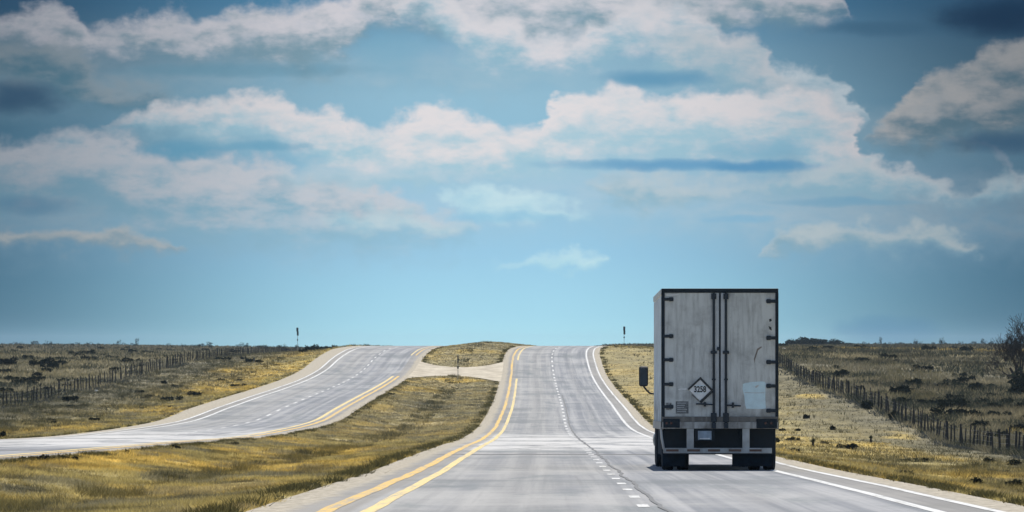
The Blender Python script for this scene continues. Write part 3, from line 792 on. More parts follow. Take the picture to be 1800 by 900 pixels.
named = [
 (76, 645, 25, 17, 'large round black-green shrub left of centre on the left pasture, biggest one there'),
 (13, 645, 15, 19, 'tall narrow dark shrub near the left edge of the left pasture'),
 (48, 632, 18, 9, 'dark low shrub between the big round shrub and the narrow one'),
 (124, 706, 27, 12, 'low blocky dark shrub just in front of the left fence'),
 (86, 690, 20, 12, 'v-shaped dark shrub standing right behind the left fence'),
 (4, 770, 14, 16, 'black shrub at the left picture edge beside the opposite road'),
 (110, 633, 24, 6, 'long low dark shrub right of the big round shrub'),
 (345, 634, 22, 5, 'flat dark bush above the far end of the left fence, left of a pair'),
 (392, 633, 16, 6, 'flat dark bush above the far end of the left fence, right of a pair'),
 (427, 632, 7, 6, 'small dark ball of bush just left of the dark marker post'),
 (1469, 648, 19, 8, 'dark oval bush alone in the pasture right of the truck'),
 (1517, 636, 20, 9, 'dark slanting bush on the rise right of the truck'),
 (1543, 625, 5, 6, 'tiny dark bush on the pale grass strip right of the truck'),
 (1525, 720, 25, 18, 'thick dark bush growing into the middle of the right fence'),
 (1572, 738, 22, 18, 'broad dark bush at the foot of the right fence'),
 (1465, 756, 12, 11, 'dark ball-like weed alone on the right verge grass'),
 (1417, 736, 11, 11, 'dark round weed nearest the truck on the right verge grass'),
 (1498, 790, 18, 12, 'ragged dark weed low on the golden right verge'),
 (1750, 720, 26, 14, 'dark wide bush in the pasture below the bare tree'),
 (1755, 775, 26, 18, 'dark bush beside the last posts of the right fence'),
 (1745, 700, 20, 12, 'dark bush standing in for shadow at the left foot of the bare tree'),  # shape added in place of the bare tree's cast shadow
 (1648, 706, 12, 9, 'dark bush midway between the yuccas and the bare tree'),
]
for (a, b_, w, h, lab) in named:
    x, y = at(a, b_, 0); s_ = F / y
    shrub(x, y, w / s_, h / s_ / 0.75, lab)
# scattered brush: left pasture, right pasture, skyline
def scatter(n, xr_, y0, y1, wr, lab, grp, twig=False):
    for _ in range(n):
        y = 1 / (1 / y0 + (1 / y1 - 1 / y0) * random.random())
        a, b_ = xr_(y); x = a + (b_ - a) * random.random()
        w = random.uniform(*wr)
        shrub(x, y, w, w * random.uniform(.55, .95), lab, grp, twig=twig)
scatter(95, lambda y: (-0.062 * y - 2, float(xfL(y)) - 2), 650, 1700, (.5, 1.3), 'small dark scrub bush scattered on the pasture beyond the left fence', 'small scrub bushes on the left pasture')
scatter(90, lambda y: (27.5, 0.062 * y + 2), 480, 1800, (.5, 1.5), 'small dark scrub bush scattered on the pasture beyond the right fence', 'small scrub bushes on the right pasture')
scatter(40, lambda y: (-0.06 * y, -0.021 * y), 1900, 2300, (.7, 1.9), 'tiny twiggy bush standing on the skyline left of the roads', 'bushes on the left skyline', True)
scatter(26, lambda y: (0.033 * y, 0.06 * y), 1900, 2300, (.7, 1.8), 'tiny twiggy bush standing on the skyline right of the truck', 'bushes on the right skyline', True)
scatter(45, lambda y: (float(cR(y)) + 8, 24.0), 170, 900, (.22, .6), 'small dark weed clump on the grass between the truck lane and the right fence', 'dark weeds on the right verge')
scatter(40, lambda y: (float(xfL(y)) + 2, float(cL(y)) - 8), 480, 1050, (.25, .8), 'small dark weed clump on the grass between the left fence and the opposite road', 'dark weeds on the left verge')
scatter(20, lambda y: (float(cL(y)) + 5.4, float(cL(y)) + 5.9), 200, 700, (.12, .34), 'small dark weed tuft on the sandy edge of the opposite road', 'weed tufts on the sandy road edge')
for (a, w, h, lab) in [(545, 14, 12, 'leftmost bush of the dark clump on the skyline by the opposite road'), (558, 20, 13, 'second bush from the left in the dark clump by the opposite road'),
                       (572, 18, 14, 'third bush from the left in the dark clump by the opposite road'), (586, 12, 13, 'rightmost bush of the dark clump on the skyline by the opposite road'),
                       (615, 8, 6, 'lone small dark bush on the skyline beside the opposite road crest')]:
    y = 1150.0; x = (a - 900) * y / F; s_ = F / y
    shrub(x, y, w / s_, h / s_ / .6, lab, twig=False)
for i, (a, w, h) in enumerate([(1392, 26, 8), (1408, 30, 10), (1425, 34, 12), (1445, 34, 10), (1462, 28, 7), (1478, 22, 5)]):
    y = 1900.0 + i * 7; x = (a - 900) * y / F; s_ = F / y
    shrub(x, y, w / s_, h / s_ / .6, ['leftmost low tree of the dark wooded knoll on the skyline next to the truck', 'second low tree of the dark wooded knoll next to the truck',
          'tallest tree on top of the dark wooded knoll next to the truck', 'tree just right of the top of the dark wooded knoll', 'fifth low tree on the falling right side of the wooded knoll',
          'rightmost low bush of the dark wooded knoll'][i])
for (a, h, lab) in [(1547, 13, 'thin twiggy sapling on the skyline, first right of the wooded knoll'), (1653, 12, 'dark bushy sapling on the skyline between the knoll and the bare tree'),
                    (1610, 9, 'thin upright sapling on the skyline midway along the right pasture'), (1726, 9, 'small dark sapling on the skyline just left of the bare tree'),
                    (241, 14, 'twin-stemmed twiggy sapling on the skyline above the left fence'), (208, 9, 'low twiggy sapling on the left skyline, left of the twin-stemmed one')]:
    y = 2150.0; x = (a - 900) * y / F; s_ = F / y
    shrub(x, y, 7 / s_, (h + 3) / s_, lab, cat='sapling', name='sapling', twig=True)

# yuccas: a rosette of stiff leaves on a short stem
def yucca(x, y, h, label):
    r = empty('yucca', (x, y, h1(x, y) - .03), (0, 0, random.uniform(0, 6)))
    tag(r, label, 'yucca', None)
    m = MB(); m.tube([(0, 0, 0), (.02, 0, h * .35), (0, .02, h * .5)], [.07, .06, .05], 6); m.build('stem', M_bark, r)
    v = []
    for _ in range(90):
        a = random.uniform(0, 6.28); e = random.uniform(-.2, 1.45); L = h * random.uniform(.35, .55)
        b0 = Vector((0, 0, h * random.uniform(.38, .52)))
        d = Vector((math.cos(a) * math.cos(e), math.sin(a) * math.cos(e), math.sin(e))); sd_ = Vector((-math.sin(a), math.cos(a), 0)) * .025
        v += [b0 - sd_, b0 + sd_, b0 + d * L]
    me = np_mesh('leaves', np.array([tuple(q) for q in v]), np.arange(len(v)).reshape(-1, 3))
    mesh_obj('leaves', me, r, M_yucca)
for (a, b_, hp, lab) in [(1580, 693, 18, 'spiky dark yucca behind the right fence, left of the two close together'), (1614, 690, 17, 'spiky dark yucca behind the right fence, right of the two close together'),
                         (1752, 775, 16, 'spiky yucca clump behind the last posts of the right fence'), (1429, 786, 22, 'scraggly dark yucca on the right verge, nearest the truck'),
                         (1531, 778, 16, 'thin dark weed stalk on the golden right verge below the fence')]:
    x, y = at(a, b_, 0)
    yucca(x, y, hp * y / F, lab)

# ------------------------------------------------------------------ fences
def post_mesh(k):
    m = MB(); r = 0.042 + 0.011 * (k % 3)
    m.tube([(0, 0, -0.25), (.01 * (k - 1), .01, .5), (0.02 * (1 - k), 0, 1.12 + .06 * k)], [r * 1.1, r, r * .85], 6)
    bmesh.ops.recalc_face_normals(m.b, faces=m.b.faces)
    me = bpy.data.meshes.new('post'); m.b.to_mesh(me); m.b.free(); me.materials.append(M_post); return me
POSTS = [post_mesh(k) for k in range(4)]
def fence(xf, y0, y1, step, label):
    ya = []
    y = y0
    while y < y1: ya.append(y + random.uniform(-1.1, 1.1)); y += step
    root = empty('fence', (float(xf(y0)), y0, h1(float(xf(y0)), y0)))
    tag(root, label, 'fence')
    base = Vector(root.location)
    rest = []
    for i, y in enumerate(ya):
        x = float(xf(y)) + random.uniform(-.08, .08)
        p = Vector((x, y, h1(x, y))) - base
        if i < 99:
            o = mesh_obj('post', POSTS[i % 4], root); o.location = p
            o.rotation_euler = (random.uniform(-.07, .07), random.uniform(-.09, .09), random.uniform(0, 6)); o.scale = (1, 1, random.uniform(.86, 1.1))
        else: rest.append(p)
    if rest:
        m = MB()
        for p in rest: m.tube([p + Vector((0, 0, -.2)), p + Vector((random.uniform(-.05, .05), 0, random.uniform(1.0, 1.2)))], [.05, .04], 5)
        o = m.build('post_row', M_post, root); o['kind'] = 'stuff'
    for hgt in (.32, .58, .84, 1.05):
        m = MB()
        m.tube([Vector((float(xf(y)), y, h1(float(xf(y)), y) + hgt)) - base for y in ya[::2]], .0035, 4)
        m.build('wire', M_wire, root)
fence(xfL, 520, 1750, 4.6, 'long dark wooden post and wire fence climbing the pasture left of the opposite road')
fence(xfR, 390, 1250, 3.3, 'dark wooden post and wire fence running down to the right from behind the truck')

# ------------------------------------------------------------------ bare tree on the right
def bare_tree():
    x, y = at(1803, 690, 0)
    s_ = F / y
    root = empty('bare_tree', (x, y, h1(x, y) - .1))
    tag(root, 'bare dark many-branched mesquite tree at the right picture edge, breaking the skyline', 'tree')
    rr = random.Random(5)
    trunk, crown = MB(), MB()
    def grow(m_thick, p, d, L, r, lvl):
        n = 4; pts = [p]; rads = [r]
        for i in range(n):
            d = (d + Vector((rr.gauss(0, .16), rr.gauss(0, .16), rr.gauss(0.04, .08)))).normalized()
            p = p + d * L / n; pts.append(p); rads.append(max(.012, r * (1 - .45 * (i + 1) / n)))
        (trunk if lvl < 1 else crown).tube(pts, rads, 7 if lvl < 2 else 4, cap=lvl == 0)
        if lvl >= 5: return
        k = rr.randint(3, 4) if lvl < 4 else 3
        for j in range(k):
            a = rr.uniform(0, 6.28); sp_ = rr.uniform(.4, .95)
            side = d.cross(Vector((math.cos(a), math.sin(a), .3))).normalized()
            nd = (d * math.cos(sp_) + side * math.sin(sp_) + Vector((0, 0, .30))).normalized()
            q = pts[rr.randint(2, n)]
            grow(0, q, nd, L * rr.uniform(.58, .8), rads[-1] * rr.uniform(.6, .8), lvl + 1)
    HT = 158 / s_
    for (bx, dd) in ((-.25, Vector((-.10, 0, 1))), (.2, Vector((.1, .1, 1))), (.5, Vector((.30, -.1, 1))), (0, Vector((-.28, .2, 1)))):
        grow(0, Vector((bx, 0, 0)), dd.normalized(), HT * .33, .17, 0)
    trunk.build('trunk', M_bark, root, True)
    crown.build('branches', M_bark, root)
    return x, y
tx, ty = bare_tree()
for dx_, dy_, w, h, lab in [(0.8, -6, 3.2, 2.6, 'black-green thicket around the foot of the bare tree'), (-1.2, -14, 2.0, 1.3, 'dark bush standing in for shadow in front of the bare tree, left of its thicket')]:  # the left bush takes the place of the tree's cast shadow
    shrub(tx + dx_, ty + dy_, w, h, lab)

# ------------------------------------------------------------------ signs and markers
def sign(name, pxx, d, zbase, pyt, panels, label, pole_w=.05):
    x = (pxx - 900) * d / F; s_ = F / d
    zb = zbase if zbase is not None else h1(x, d)
    ht = (607 - pyt) / s_ - zb
    root = empty(name, (x, d, zb - .05)); tag(root, label, 'sign')
    m = MB(); m.box(-pole_w/2, pole_w/2, -pole_w/2, pole_w/2, -.3, ht, .008); m.build('pole', M_pole, root)
    for (z0, z1, w, off) in panels:
        m = MB(); m.box(off - w/2, off + w/2, -.065, -.03, ht - z1, ht - z0, .01)
        p = m.build('sign_panel', M_signback, root)
sign('road_sign', 1097, 1075, None, 573.5, [(-.02, .50, .26, .02), (.50, .98, .24, .04), (1.25, 1.45, .16, .01)], 'narrow dark sign on a thin pole at the crest right of the highway')
sign('road_sign', 523, 1120, None, 575.5, [(-.02, .48, .27, -.02), (.48, 1.02, .24, .03), (1.5, 1.68, .15, 0)], 'narrow dark sign on a thin pole on the skyline left of the opposite road')
sign('marker_post', 446.5, 905, None, 628, [(0, .4, .18, 0), (.66, 1.15, .16, 0)], 'short dark roadside marker post in the grass left of the opposite road', .09)
sign('marker_post', 805, 806, None, 622, [(.15, .8, .13, .0), (1.1, 1.35, .16, -.0)], 'dark slender marker post in the median beside the crossover', .06)
def rock(x, y, r, label):
    b = bmesh.new(); bmesh.ops.create_icosphere(b, subdivisions=2, radius=r)
    for v in b.verts: v.co = Vector((v.co.x * 1.3, v.co.y, v.co.z * .8)) * random.uniform(.85, 1.12)
    me = bpy.data.meshes.new('rock'); b.to_mesh(me); b.free()
    o = mesh_obj('rock', me, None, M_rock); o.location = (x, y, h1(x, y) + r * .9); tag(o, label, 'rock')
M_rock = simple('pale_limestone', (0.70, 0.68, 0.62), 0.9)
x, y = at(169.5, 690, 0); rock(x, y, .13, 'small white stone in the grass at the left fence')
x, y = at(1378, 616, 0); rock(x, y, .20, 'small white stone on the skyline just right of the truck')

# ------------------------------------------------------------------ truck
def dirty_panel(name, base, streak, amt, metal=0.0, rough=0.5):
    m, n, b, o = new_mat(name)
    g = n.n('ShaderNodeTexCoord').outputs['Object']
    sp = n.n('ShaderNodeSeparateXYZ'); n.put(sp.inputs[0], g)
    p = n.xyz(n.m('MULTIPLY', sp.outputs[0], 9.0), n.m('MULTIPLY', sp.outputs[1], 1.5), n.m('MULTIPLY', sp.outputs[2], 1.0))
    f = n.noise(p, 1.0, 6.0, 0.65); f2 = n.noise(g, 2.2, 6.0, 0.6); f3 = n.noise(g, 14.0, 4.0, 0.7)
    c = n.mix(n.m('MULTIPLY', n.mr(f, 0.42, 0.75), amt), base, streak)
    c = n.mix(n.m('MULTIPLY', n.mr(f2, 0.45, 0.75), amt * 0.8), c, tuple(v * .75 for v in streak))
    low = n.mr(sp.outputs[2], 2.1, 1.0)       # road grime splashed on the lower part
    c = n.mix(n.m('MULTIPLY', n.m('MULTIPLY', low, n.mr(f2, 0.3, 0.7)), 0.55), c, (0.16, 0.15, 0.14))
    c = n.mix(n.m('MULTIPLY', n.mr(f3, 0.62, 0.75), 0.5 * amt), c, (0.12, 0.09, 0.07))
    n.put(b.inputs['Base Color'], c); b.inputs['Metallic'].default_value = metal
    n.put(b.inputs['Roughness'], n.mr(f2, 0.3, 0.7, rough * .8, rough * 1.2))
    return m
M_door = dirty_panel('grimy_white_door', (0.60, 0.63, 0.635), (0.32, 0.335, 0.34), 0.85, 0, 0.5)
M_side = dirty_panel('dull_aluminium_side', (0.78, 0.83, 0.88), (0.50, 0.54, 0.58), 0.6, 0.3, 0.4)
M_trim = dirty_panel('grey_seal_strip', (0.52, 0.56, 0.60), (0.36, 0.38, 0.40), 0.5, 0, 0.4)
M_black = simple('black_frame_paint', (0.007, 0.015, 0.025), 0.6, 0.0, spec=0.25)
M_rust = dirty_panel('rusty_threshold', (0.10, 0.095, 0.09), (0.30, 0.29, 0.27), 1.0, 0, 0.8)
M_rod = simple('dark_steel_rod', (0.012, 0.022, 0.036), 0.5, 0.3)
M_sill = dirty_panel('rusty_sill', (0.50, 0.51, 0.51), (0.10, 0.085, 0.07), 0.9, 0, 0.7)
M_tyre = simple('tyre_rubber', (0.008, 0.014, 0.024), 0.9, var=0.3, spec=0.2)
M_rim = simple('steel_rim', (0.35, 0.36, 0.37), 0.45, 0.7)
M_flap = simple('mud_flap_rubber', (0.006, 0.015, 0.028), 0.95, var=0.4, spec=0.15)
M_guard = dirty_panel('galvanised_guard', (0.50, 0.52, 0.53), (0.30, 0.31, 0.31), 0.5, 0.1, 0.5)
M_tapeR = simple('dark_red_reflective_tape', (0.10, 0.045, 0.03), 0.4)
M_plate = simple('licence_plate_metal', (0.26, 0.33, 0.42), 0.4, 0.1)
M_patch = simple('pale_repair_paint', (0.62, 0.80, 0.88), 0.5, var=0.07)
M_labelw = simple('white_sticker', (0.72, 0.74, 0.76), 0.5, var=0.1)
M_ink = simple('black_ink', (0.02, 0.025, 0.03), 0.6)
M_cab = simple('white_cab_paint', (0.62, 0.63, 0.65), 0.25, 0.0, 0.05)
M_glass = simple('dark_cab_glass', (0.02, 0.03, 0.035), 0.08)
M_red = simple('red_lamp_lens', (0.05, 0.008, 0.008), 0.25)

SX, SY, SZ = 4.627, 190.0, float(roadR(190.0))
truck = empty('semi_truck', (SX, SY, SZ), (-0.0075, 0, -0.0038))
tag(truck, 'grimy white box semi-trailer truck seen from behind, driving in the right lane', 'truck')
def X(p): return (p - 1265.5) / 79.0
def Z(p): return (828.0 - p) / 79.0
LEN = 13.7
# box
m = MB(); m.box(-1.285, 1.285, .05, LEN, Z(752), Z(509.5), .02); body = m.build('trailer_body', M_side, truck)
for sx in (-1, 1):
    m = MB()
    for k in range(1, 23):
        yk = .25 + k * .6
        m.box(sx*1.284 - .012, sx*1.284 + .012, yk - .022, yk + .022, Z(742), Z(520))
    m.build('side_ribs', M_side, body)
    m = MB(); m.box(sx*1.285 - .022, sx*1.285 + .022, .06, LEN, Z(518), Z(508.6), .006); m.build('top_rail', M_trim, body)
    m = MB(); m.box(sx*1.285 - .03, sx*1.285 + .03, .06, LEN, Z(756), Z(742), .006); m.build('bottom_rail', M_sill, body)
# rear frame
m = MB(); m.box(X(1163), X(1368.5), -.03, .09, Z(515.5), Z(508), .012); m.build('rear_header', M_black, truck)
m = MB(); m.box(X(1162.6), X(1168.6), -.025, .085, Z(752), Z(515.5), .008); m.build('corner_post', M_black, truck)
m = MB(); m.box(X(1363.2), X(1368.8), -.025, .085, Z(752), Z(515.5), .008); m.build('corner_post', M_black, truck)
m = MB(); m.box(X(1164), X(1367.5), -.045, .10, Z(754.5), Z(742.6), .01); sill = m.build('sill', M_sill, truck)
m = MB()
m.box(X(1166), X(1195), -.062, -.04, Z(753), Z(737.5), .004); m.build('lamp_box', M_black, sill)
m = MB(); m.box(X(1330), X(1366), -.062, -.04, Z(754), Z(737.5), .004); m.build('lamp_box', M_black, sill)
for a in (1172, 1180, 1346, 1356):
    m = MB(); m.lathe([(-.0, .001), (.0, .03)], 0, 0, 0, 14)
    for v in m.b.verts: v.co = Vector((X(a) + v.co.y, -.066, Z(745) + v.co.z))
    m.build('tail_lamp', M_red, sill)
m = MB(); m.box(X(1164), X(1367.5), -.038, .10, Z(742.4), Z(733.5), .006); m.build('threshold', M_rust, sill)
# doors
def door(x0, x1):
    m = MB(); m.box(x0, x1, -.008, .05, Z(733.7), Z(515.5), .006)
    return m.build('rear_door', M_door, truck)
dl = door(X(1167.3), X(1264.9)); dr = door(X(1266.1), X(1363.8))
m = MB(); m.box(X(1257.2), X(1264.2), -.018, -.009, Z(733.7), Z(517)); m.build('seal_strip', M_trim, dl)
m = MB(); m.box(X(1267), X(1274), -.018, -.009, Z(733.7), Z(517)); m.build('seal_strip', M_trim, dr)
m = MB(); m.box(X(1264.0), X(1267.2), -.024, -.0185, Z(733.7), Z(516)); m.build('door_gap_gasket', M_black, dl)
for xr_, dd in ((1254.8, dl), (1276.3, dr)):
    m = MB(); m.tube([(X(xr_), -.05, Z(746)), (X(xr_), -.05, Z(516))], .027, 8); rod = m.build('lock_rod', M_rod, dd)
    for zz, hh, ww in ((522, 5, 4.5), (620.3, 2.6, 5.6), (668, 1.6, 3.4), (735, 8, 5.2)):
        m = MB(); m.box(X(xr_ - ww), X(xr_ + ww), -.075, -.0095, Z(zz + hh), Z(zz - hh), .01); m.build('rod_bracket', M_rod, rod)
    m = MB(); m.box(X(xr_ - 4), X(xr_ + 4), -.085, -.046, Z(754), Z(744), .008); m.build('rod_keeper', M_rod, rod)
m = MB(); m.tube([(X(1223.5), -.06, Z(711)), (X(1240), -.07, Z(711.6)), (X(1254.8), -.062, Z(712.5))], .016, 7); h_ = m.build('handle', M_rod, dl)
m = MB(); m.box(X(1237), X(1241), -.085, -.0095, Z(715.5), Z(707.5), .006); m.build('handle_catch', M_rod, h_)
m = MB(); m.tube([(X(1276.3), -.062, Z(713)), (X(1289), -.07, Z(714)), (X(1302.5), -.06, Z(714.5))], .016, 7); h_ = m.build('handle', M_rod, dr)
m = MB(); m.box(X(1286.5), X(1290.5), -.085, -.0095, Z(718), Z(708.5), .006); m.build('handle_catch', M_rod, h_)
m = MB(); m.box(X(1260.5), X(1265), -.06, -.0245, Z(617), Z(611), .008); m.build('door_latch', M_rod, dl)
for zz in (527, 592, 633.5, 676.5, 716):
    m = MB(); m.box(X(1166), X(1184), -.034, -.0085, Z(zz + 2.6), Z(zz - 2.6), .006); m.box(X(1176.5), X(1183), -.045, -.03, Z(zz + 3.6), Z(zz - 3.6), .004); m.build('hinge', M_rod, dl)
for zz in (530.5, 595, 637.5, 679.5, 723):
    m = MB(); m.box(X(1347), X(1365), -.034, -.0085, Z(zz + 2.8), Z(zz - 2.8), .006); m.box(X(1348), X(1355), -.045, -.03, Z(zz + 3.8), Z(zz - 3.8), .004); m.build('hinge', M_rod, dr)
# placard with its frame and number
cx, cz = X(1231), Z(686.5)
def quad_strip(mb, p0, p1, w, y0, y1):
    a = Vector((p0[0], 0, p0[1])); b = Vector((p1[0], 0, p1[1])); d = (b - a).normalized(); nn = Vector((-d.z, 0, d.x)) * w / 2
    vs = []
    for yy in (y0, y1):
        vs.append([mb.b.verts.new((q.x, yy, q.z)) for q in (a + nn, b + nn, b - nn, a - nn)])
    mb.b.faces.new(vs[0]); mb.b.faces.new(vs[1][::-1])
    for k in range(4): mb.b.faces.new((vs[0][k], vs[1][k], vs[1][(k+1) % 4], vs[0][(k+1) % 4]))
h = .245
m = MB(); mm = m.b
f0 = [mm.verts.new((cx + a * h, -.022, cz + b * h)) for a, b in ((0, 1), (1, 0), (0, -1), (-1, 0))]
f1 = [mm.verts.new((cx + a * h, -.0095, cz + b * h)) for a, b in ((0, 1), (1, 0), (0, -1), (-1, 0))]
mm.faces.new(f0); mm.faces.new(f1[::-1])
for k in range(4): mm.faces.new((f0[k], f1[k], f1[(k+1) % 4], f0[(k+1) % 4]))
plac = m.build('hazard_placard', M_labelw, dl)
m = MB()
quad_strip(m, (cx - h - .02, cz + .01), (cx + .02, cz + h + .03), .042, -.034, -.0225)
quad_strip(m, (cx - .01, cz + h + .03), (cx + h + .02, cz - .01), .046, -.036, -.0205)
quad_strip(m, (cx + h + .03, cz - .02), (cx + .0, cz - h - .03), .058, -.040, -.019)
quad_strip(m, (cx - h + .06, cz - .10), (cx - .03, cz - h - .0), .014, -.032, -.021)
m.build('placard_frame', M_ink, plac)
m = MB(); m.box(cx - .115, cx + .115, -.0265, -.0225, cz + .088, cz + .100); m.box(cx - .12, cx + .12, -.0265, -.0225, cz - .072, cz - .062); m.build('placard_rule', M_patch, plac)
def text_part(body_, size, x, y, z, mat, parent, name, sx=1.0, bold=0.0):
    cu = bpy.data.curves.new(name, 'FONT'); cu.body = body_; cu.size = size; cu.align_x = 'CENTER'; cu.align_y = 'CENTER'; cu.extrude = .001; cu.offset = bold
    t = bpy.data.objects.new(name, cu); col.objects.link(t)
    bpy.context.view_layer.update()
    me = bpy.data.meshes.new_from_object(t.evaluated_get(bpy.context.evaluated_depsgraph_get()))
    col.objects.unlink(t); bpy.data.objects.remove(t)
    me.transform(Matrix.Translation((x, y, z)) @ Matrix.Rotation(R(90), 4, 'X') @ Matrix.Scale(sx, 4, (1, 0, 0)))
    me.materials.clear(); me.materials.append(mat)
    return mesh_obj(name, me, parent)
text_part('3258', .185, cx - .005, -.0255, cz + .010, M_ink, plac, 'placard_number', .74, .006)
# stickers, patch, scrapes
def blob(name, pts, mat, parent, y=-.0105):
    m = MB(); m.poly([(X(a), y, Z(b)) for a, b in pts]); 
    return m.build(name, mat, parent)
blob('paint_patch', [(1306, 676), (1310, 674.5), (1322, 672.4), (1338, 671.4), (1344, 672), (1346, 674), (1345.5, 700), (1346.5, 719), (1340, 720), (1312, 719.5), (1310, 712), (1308.5, 697), (1305.5, 685)], M_patch, dr)
blob('paint_patch_seam', [(1309, 690.6), (1328, 691.2), (1344, 691.0), (1344, 691.9), (1328, 692.2), (1309, 691.6)], M_trim, dr, -.0125)
blob('patch_scrape', [(1327, 681), (1331, 678), (1334.5, 677.6), (1333, 681), (1329, 683)], M_door, dr, -.0125)
st = blob('warning_sticker', [(1188, 706.5), (1210.5, 706.5), (1210.5, 728), (1188, 728)], simple('faded_sticker', (0.13, 0.14, 0.15), .6, var=.4, scale=30), dl)
for zz in (709, 713, 716.5, 720, 724):
    blob('print_line', [(1190.5, zz), (1208 - (zz % 3) * 2, zz), (1208 - (zz % 3) * 2, zz + 1.2), (1190.5, zz + 1.2)], M_trim, st, -.0125)
blob('small_sticker', [(1170.5, 709), (1180.5, 709), (1180.5, 722), (1170.5, 722)], simple('faded_tag', (0.22, 0.23, 0.24), .6, var=.5, scale=30), dl)
blob('white_smear', [(1192, 685.6), (1196, 683.6), (1200, 684), (1206, 683.4), (1209, 685), (1205, 686.4), (1199, 685.8), (1194, 687)], M_labelw, dl)
blob('white_chip', [(1171, 518.5), (1194, 517.8), (1193, 519.4), (1180, 521), (1171.5, 520.8)], M_labelw, dl)
for pts in ([(1352, 562), (1356, 561), (1357, 565), (1353, 567)], [(1351, 574), (1356, 576), (1357, 582), (1353, 580)]): blob('paint_chip', pts, M_ink, dr)
blob('rust_streak', [(1331, 614), (1338, 610), (1340, 611), (1333, 617), (1327.5, 633), (1326, 640), (1325.5, 632)], simple('rust_brown', (0.22, 0.19, 0.17), .8), dr)
# underride guard
g = MB(); g.tube([(X(1162), -.02, Z(756)), (X(1163.5), -.03, Z(772)), (X(1167), -.03, Z(790)), (X(1171), -.03, Z(793))], .028, 8); 
g.box(X(1166), X(1357), -.06, .02, Z(798), Z(788.5), .01); guard = g.build('underride_guard', M_guard, truck)
for a in (1213.5, 1311.5):
    m = MB(); m.box(X(a - 6.3), X(a + 6.3), -.03, .06, Z(789), Z(754.5), .008); m.build('guard_upright', M_guard, guard)
for a, b in ((1171, 1193), (1208, 1230.5), (1244.5, 1266), (1281, 1303), (1317.5, 1339)):
    m = MB(); m.box(X(a), X(b), -.0635, -.0605, Z(794.8), Z(790.8)); m.build('reflective_tape', M_tapeR, guard)
m = MB(); m.box(X(1227), X(1251), -.025, -.015, Z(774), Z(758.5), .004); lp = m.build('licence_plate', M_plate, truck)
m = MB(); m.box(X(1230), X(1248), -.0285, -.0255, Z(773), Z(771)); m.build('plate_band', M_labelw, lp)
m = MB(); m.box(X(1222), X(1256), -.012, .01, Z(776), Z(754)); m.build('plate_bracket', M_black, truck)
# chassis
m = MB()
for sx in (-1, 1): m.box(sx*.5 - .05, sx*.5 + .05, .1, 4.6, .72, .97)
for yy in (.3, 1.5, 2.9, 4.2): m.box(-1.2, 1.2, yy - .05, yy + .05, .86, .965)
m.box(-1.24, 1.24, .35, .40, Z(800), Z(757)); m.build('slider_frame', M_black, truck)
m = MB(); m.box(-1.27, X(1205), .50, .515, Z(821), Z(757)); f1_ = m.build('mud_flap', M_flap, truck)
m = MB(); m.box(X(1288), X(1357), .50, .515, Z(821), Z(757)); f2_ = m.build('mud_flap', M_flap, truck)
for sx in (-1, 1):
    m = MB(); m.box(sx*1.22 - .015, sx*1.22 + .015, 3.4, 11.0, .32, .98, .005); m.build('side_skirt', M_flap, truck)
    m = MB(); m.box(sx*.55 - .06, sx*.55 + .06, 10.2, 10.35, .42, .97); m.box(sx*.55 - .16, sx*.55 + .16, 10.1, 10.45, .38, .42); m.build('landing_leg', M_black, truck)
m = MB(); m.tube([(-.50, 1.8, .52), (.50, 1.8, .52)], .05, 8); m.build('brake_beam', M_black, truck)
def wheel(x, y, side, dual=True):
    w = empty('wheel', (0, 0, 0)); w.parent = truck; w.location = (x, y, .505)
    hw = .125
    prof = [(-hw*.55, .28), (-hw*.95, .33), (-hw, .42), (-hw*.92, .485), (-hw*.72, .503), (-hw*.45, .505), (-hw*.42, .49), (-hw*.34, .49), (-hw*.31, .505), (hw*.31, .505), (hw*.34, .49), (hw*.42, .49), (hw*.45, .505), (hw*.72, .503), (hw*.92, .485), (hw, .42), (hw*.95, .33), (hw*.55, .28)]
    m = MB(); m.lathe(prof, 0, 0, 0, 32); m.build('tyre', M_tyre, w, True)
    m = MB(); m.lathe([(side*hw*.6, .29), (side*hw*.2, .27), (-side*.02, .20), (side*.05, .12), (side*.09, .11), (side*.09, .001)], 0, 0, 0, 24); m.build('rim', M_rim, w, True)
for yy in (1.15, 2.40):
    for xx, sd_ in ((-1.14, -1), (-.80, 1), (.80, -1), (1.14, 1)): wheel(xx, yy, sd_)
    m = MB(); m.tube([(-1.0, yy, .505), (1.0, yy, .505)], .07, 10); m.build('axle', M_black, truck)
for yy in (12.0, 13.3):
    for xx, sd_ in ((-1.14, -1), (-.80, 1), (.80, -1), (1.14, 1)): wheel(xx, yy, sd_)
    m = MB(); m.tube([(-1.0, yy, .505), (1.0, yy, .505)], .07, 10); m.build('axle', M_black, truck)
for xx, sd_ in ((-1.08, -1), (1.08, 1)): wheel(xx, 18.6, sd_)
m = MB()
for sx in (-1, 1): m.box(sx*.45 - .04, sx*.45 + .04, 11.2, 19.6, .7, .95)
m.box(-.9, .9, 12.0, 13.3, .96, 1.03); m.build('tractor_frame', M_black, truck)
m = MB()
for sx in (-1, 1):
    m.box(sx*1.24 - .02, sx*1.24 + .02, 11.35, 11.40, .35, 1.0)
    m.box(sx*.95 - .3, sx*.95 + .3, 11.34, 11.36, .22, 1.0)
m.build('tractor_mud_flap', M_flap, truck)
for sx in (-1, 1):
    m = MB(); m.tube([(sx*.98, 14.4, .62), (sx*.98, 16.2, .62)], .31, 18); m.build('fuel_tank', M_rim, truck, True)
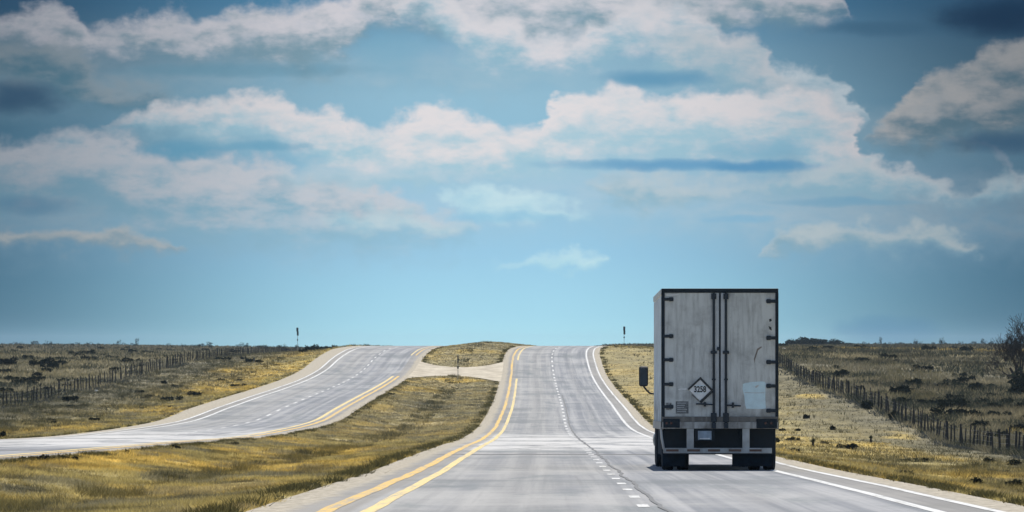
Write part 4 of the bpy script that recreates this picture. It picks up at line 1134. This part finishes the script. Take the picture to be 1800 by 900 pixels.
# cab
m = MB()
prof = [(14.5, 1.0), (14.5, 3.75), (15.4, 3.85), (16.6, 3.45), (17.0, 2.75), (17.3, 2.0), (19.3, 1.72), (19.75, 1.35), (19.8, .55), (17.7, .55), (17.3, 1.0)]
w2 = 1.19
A_ = [m.b.verts.new((-w2, a, b)) for a, b in prof]; B_ = [m.b.verts.new((w2, a, b)) for a, b in prof]
m.b.faces.new(A_); m.b.faces.new(B_[::-1])
for k in range(len(prof)): m.b.faces.new((A_[k], B_[k], B_[(k+1) % len(prof)], A_[(k+1) % len(prof)]))
cab = m.build('cab', M_cab, truck)
bv = cab.modifiers.new('bevel', 'BEVEL'); bv.width = .07; bv.segments = 3
m = MB(); m.poly([(-1.0, 16.63, 3.38), (1.0, 16.63, 3.38), (1.0, 17.33, 2.06), (-1.0, 17.33, 2.06)])
for v in m.b.verts: v.co += Vector((0, .02, .02))
m.build('windscreen', M_glass, cab)
for sx in (-1, 1):
    m = MB(); m.box(sx*1.195 - .004, sx*1.195 + .004, 15.9, 16.8, 2.1, 2.85, .003); m.build('side_window', M_glass, cab)
for sx in (-1, 1):
    zc = 2.16
    ox = -1.50 if sx < 0 else 1.53
    m = MB(); m.box(ox - .112, ox + .112, 17.0, 17.12, zc - .245, zc + .245, .05); mir = m.build('side_mirror', M_black, truck, True)
    m = MB(); m.box(ox - .085, ox + .085, 16.990, 16.999, zc - .215, zc + .215, .003); m.build('mirror_glass', simple('mirror_glass', (0.03, 0.05, 0.075), .3, 0.2) if sx < 0 else M_glass, mir)
    m = MB(); m.tube([(ox - sx*.0, 17.06, zc - .24), (ox - sx*.07, 17.06, zc - .33), (ox - sx*.14, 17.06, zc - .40), (ox - sx*.20, 17.05, zc - .42), (sx*1.17, 17.0, zc - .43)], .022, 8); m.build('mirror_arm', M_black, mir)

# ------------------------------------------------------------------ air between here and the skyline
def haze():
    b = bmesh.new(); r_ = bmesh.ops.create_cube(b, size=1.0)['verts']
    lo, hi_ = Vector((-6500, -400, -40)), Vector((6500, 12500, 14))
    for v in r_: v.co = Vector([lo[i] + (v.co[i] + .5) * (hi_[i] - lo[i]) for i in range(3)])
    me = bpy.data.meshes.new('haze'); b.to_mesh(me); b.free()
    m = bpy.data.materials.new('thin_haze'); m.use_nodes = True
    nt = m.node_tree; nt.nodes.clear()
    pv = nt.nodes.new('ShaderNodeVolumePrincipled'); o = nt.nodes.new('ShaderNodeOutputMaterial')
    pv.inputs['Color'].default_value = (0.62, 0.82, 1.0, 1); pv.inputs['Density'].default_value = 0.000035; pv.inputs['Anisotropy'].default_value = 0.3
    nt.links.new(pv.outputs[0], o.inputs['Volume'])
    tag(mesh_obj('haze', me, None, m), 'thin pale haze over the distant plain', 'haze', kind='stuff')
haze()
sc.cycles.volume_bounces = 0
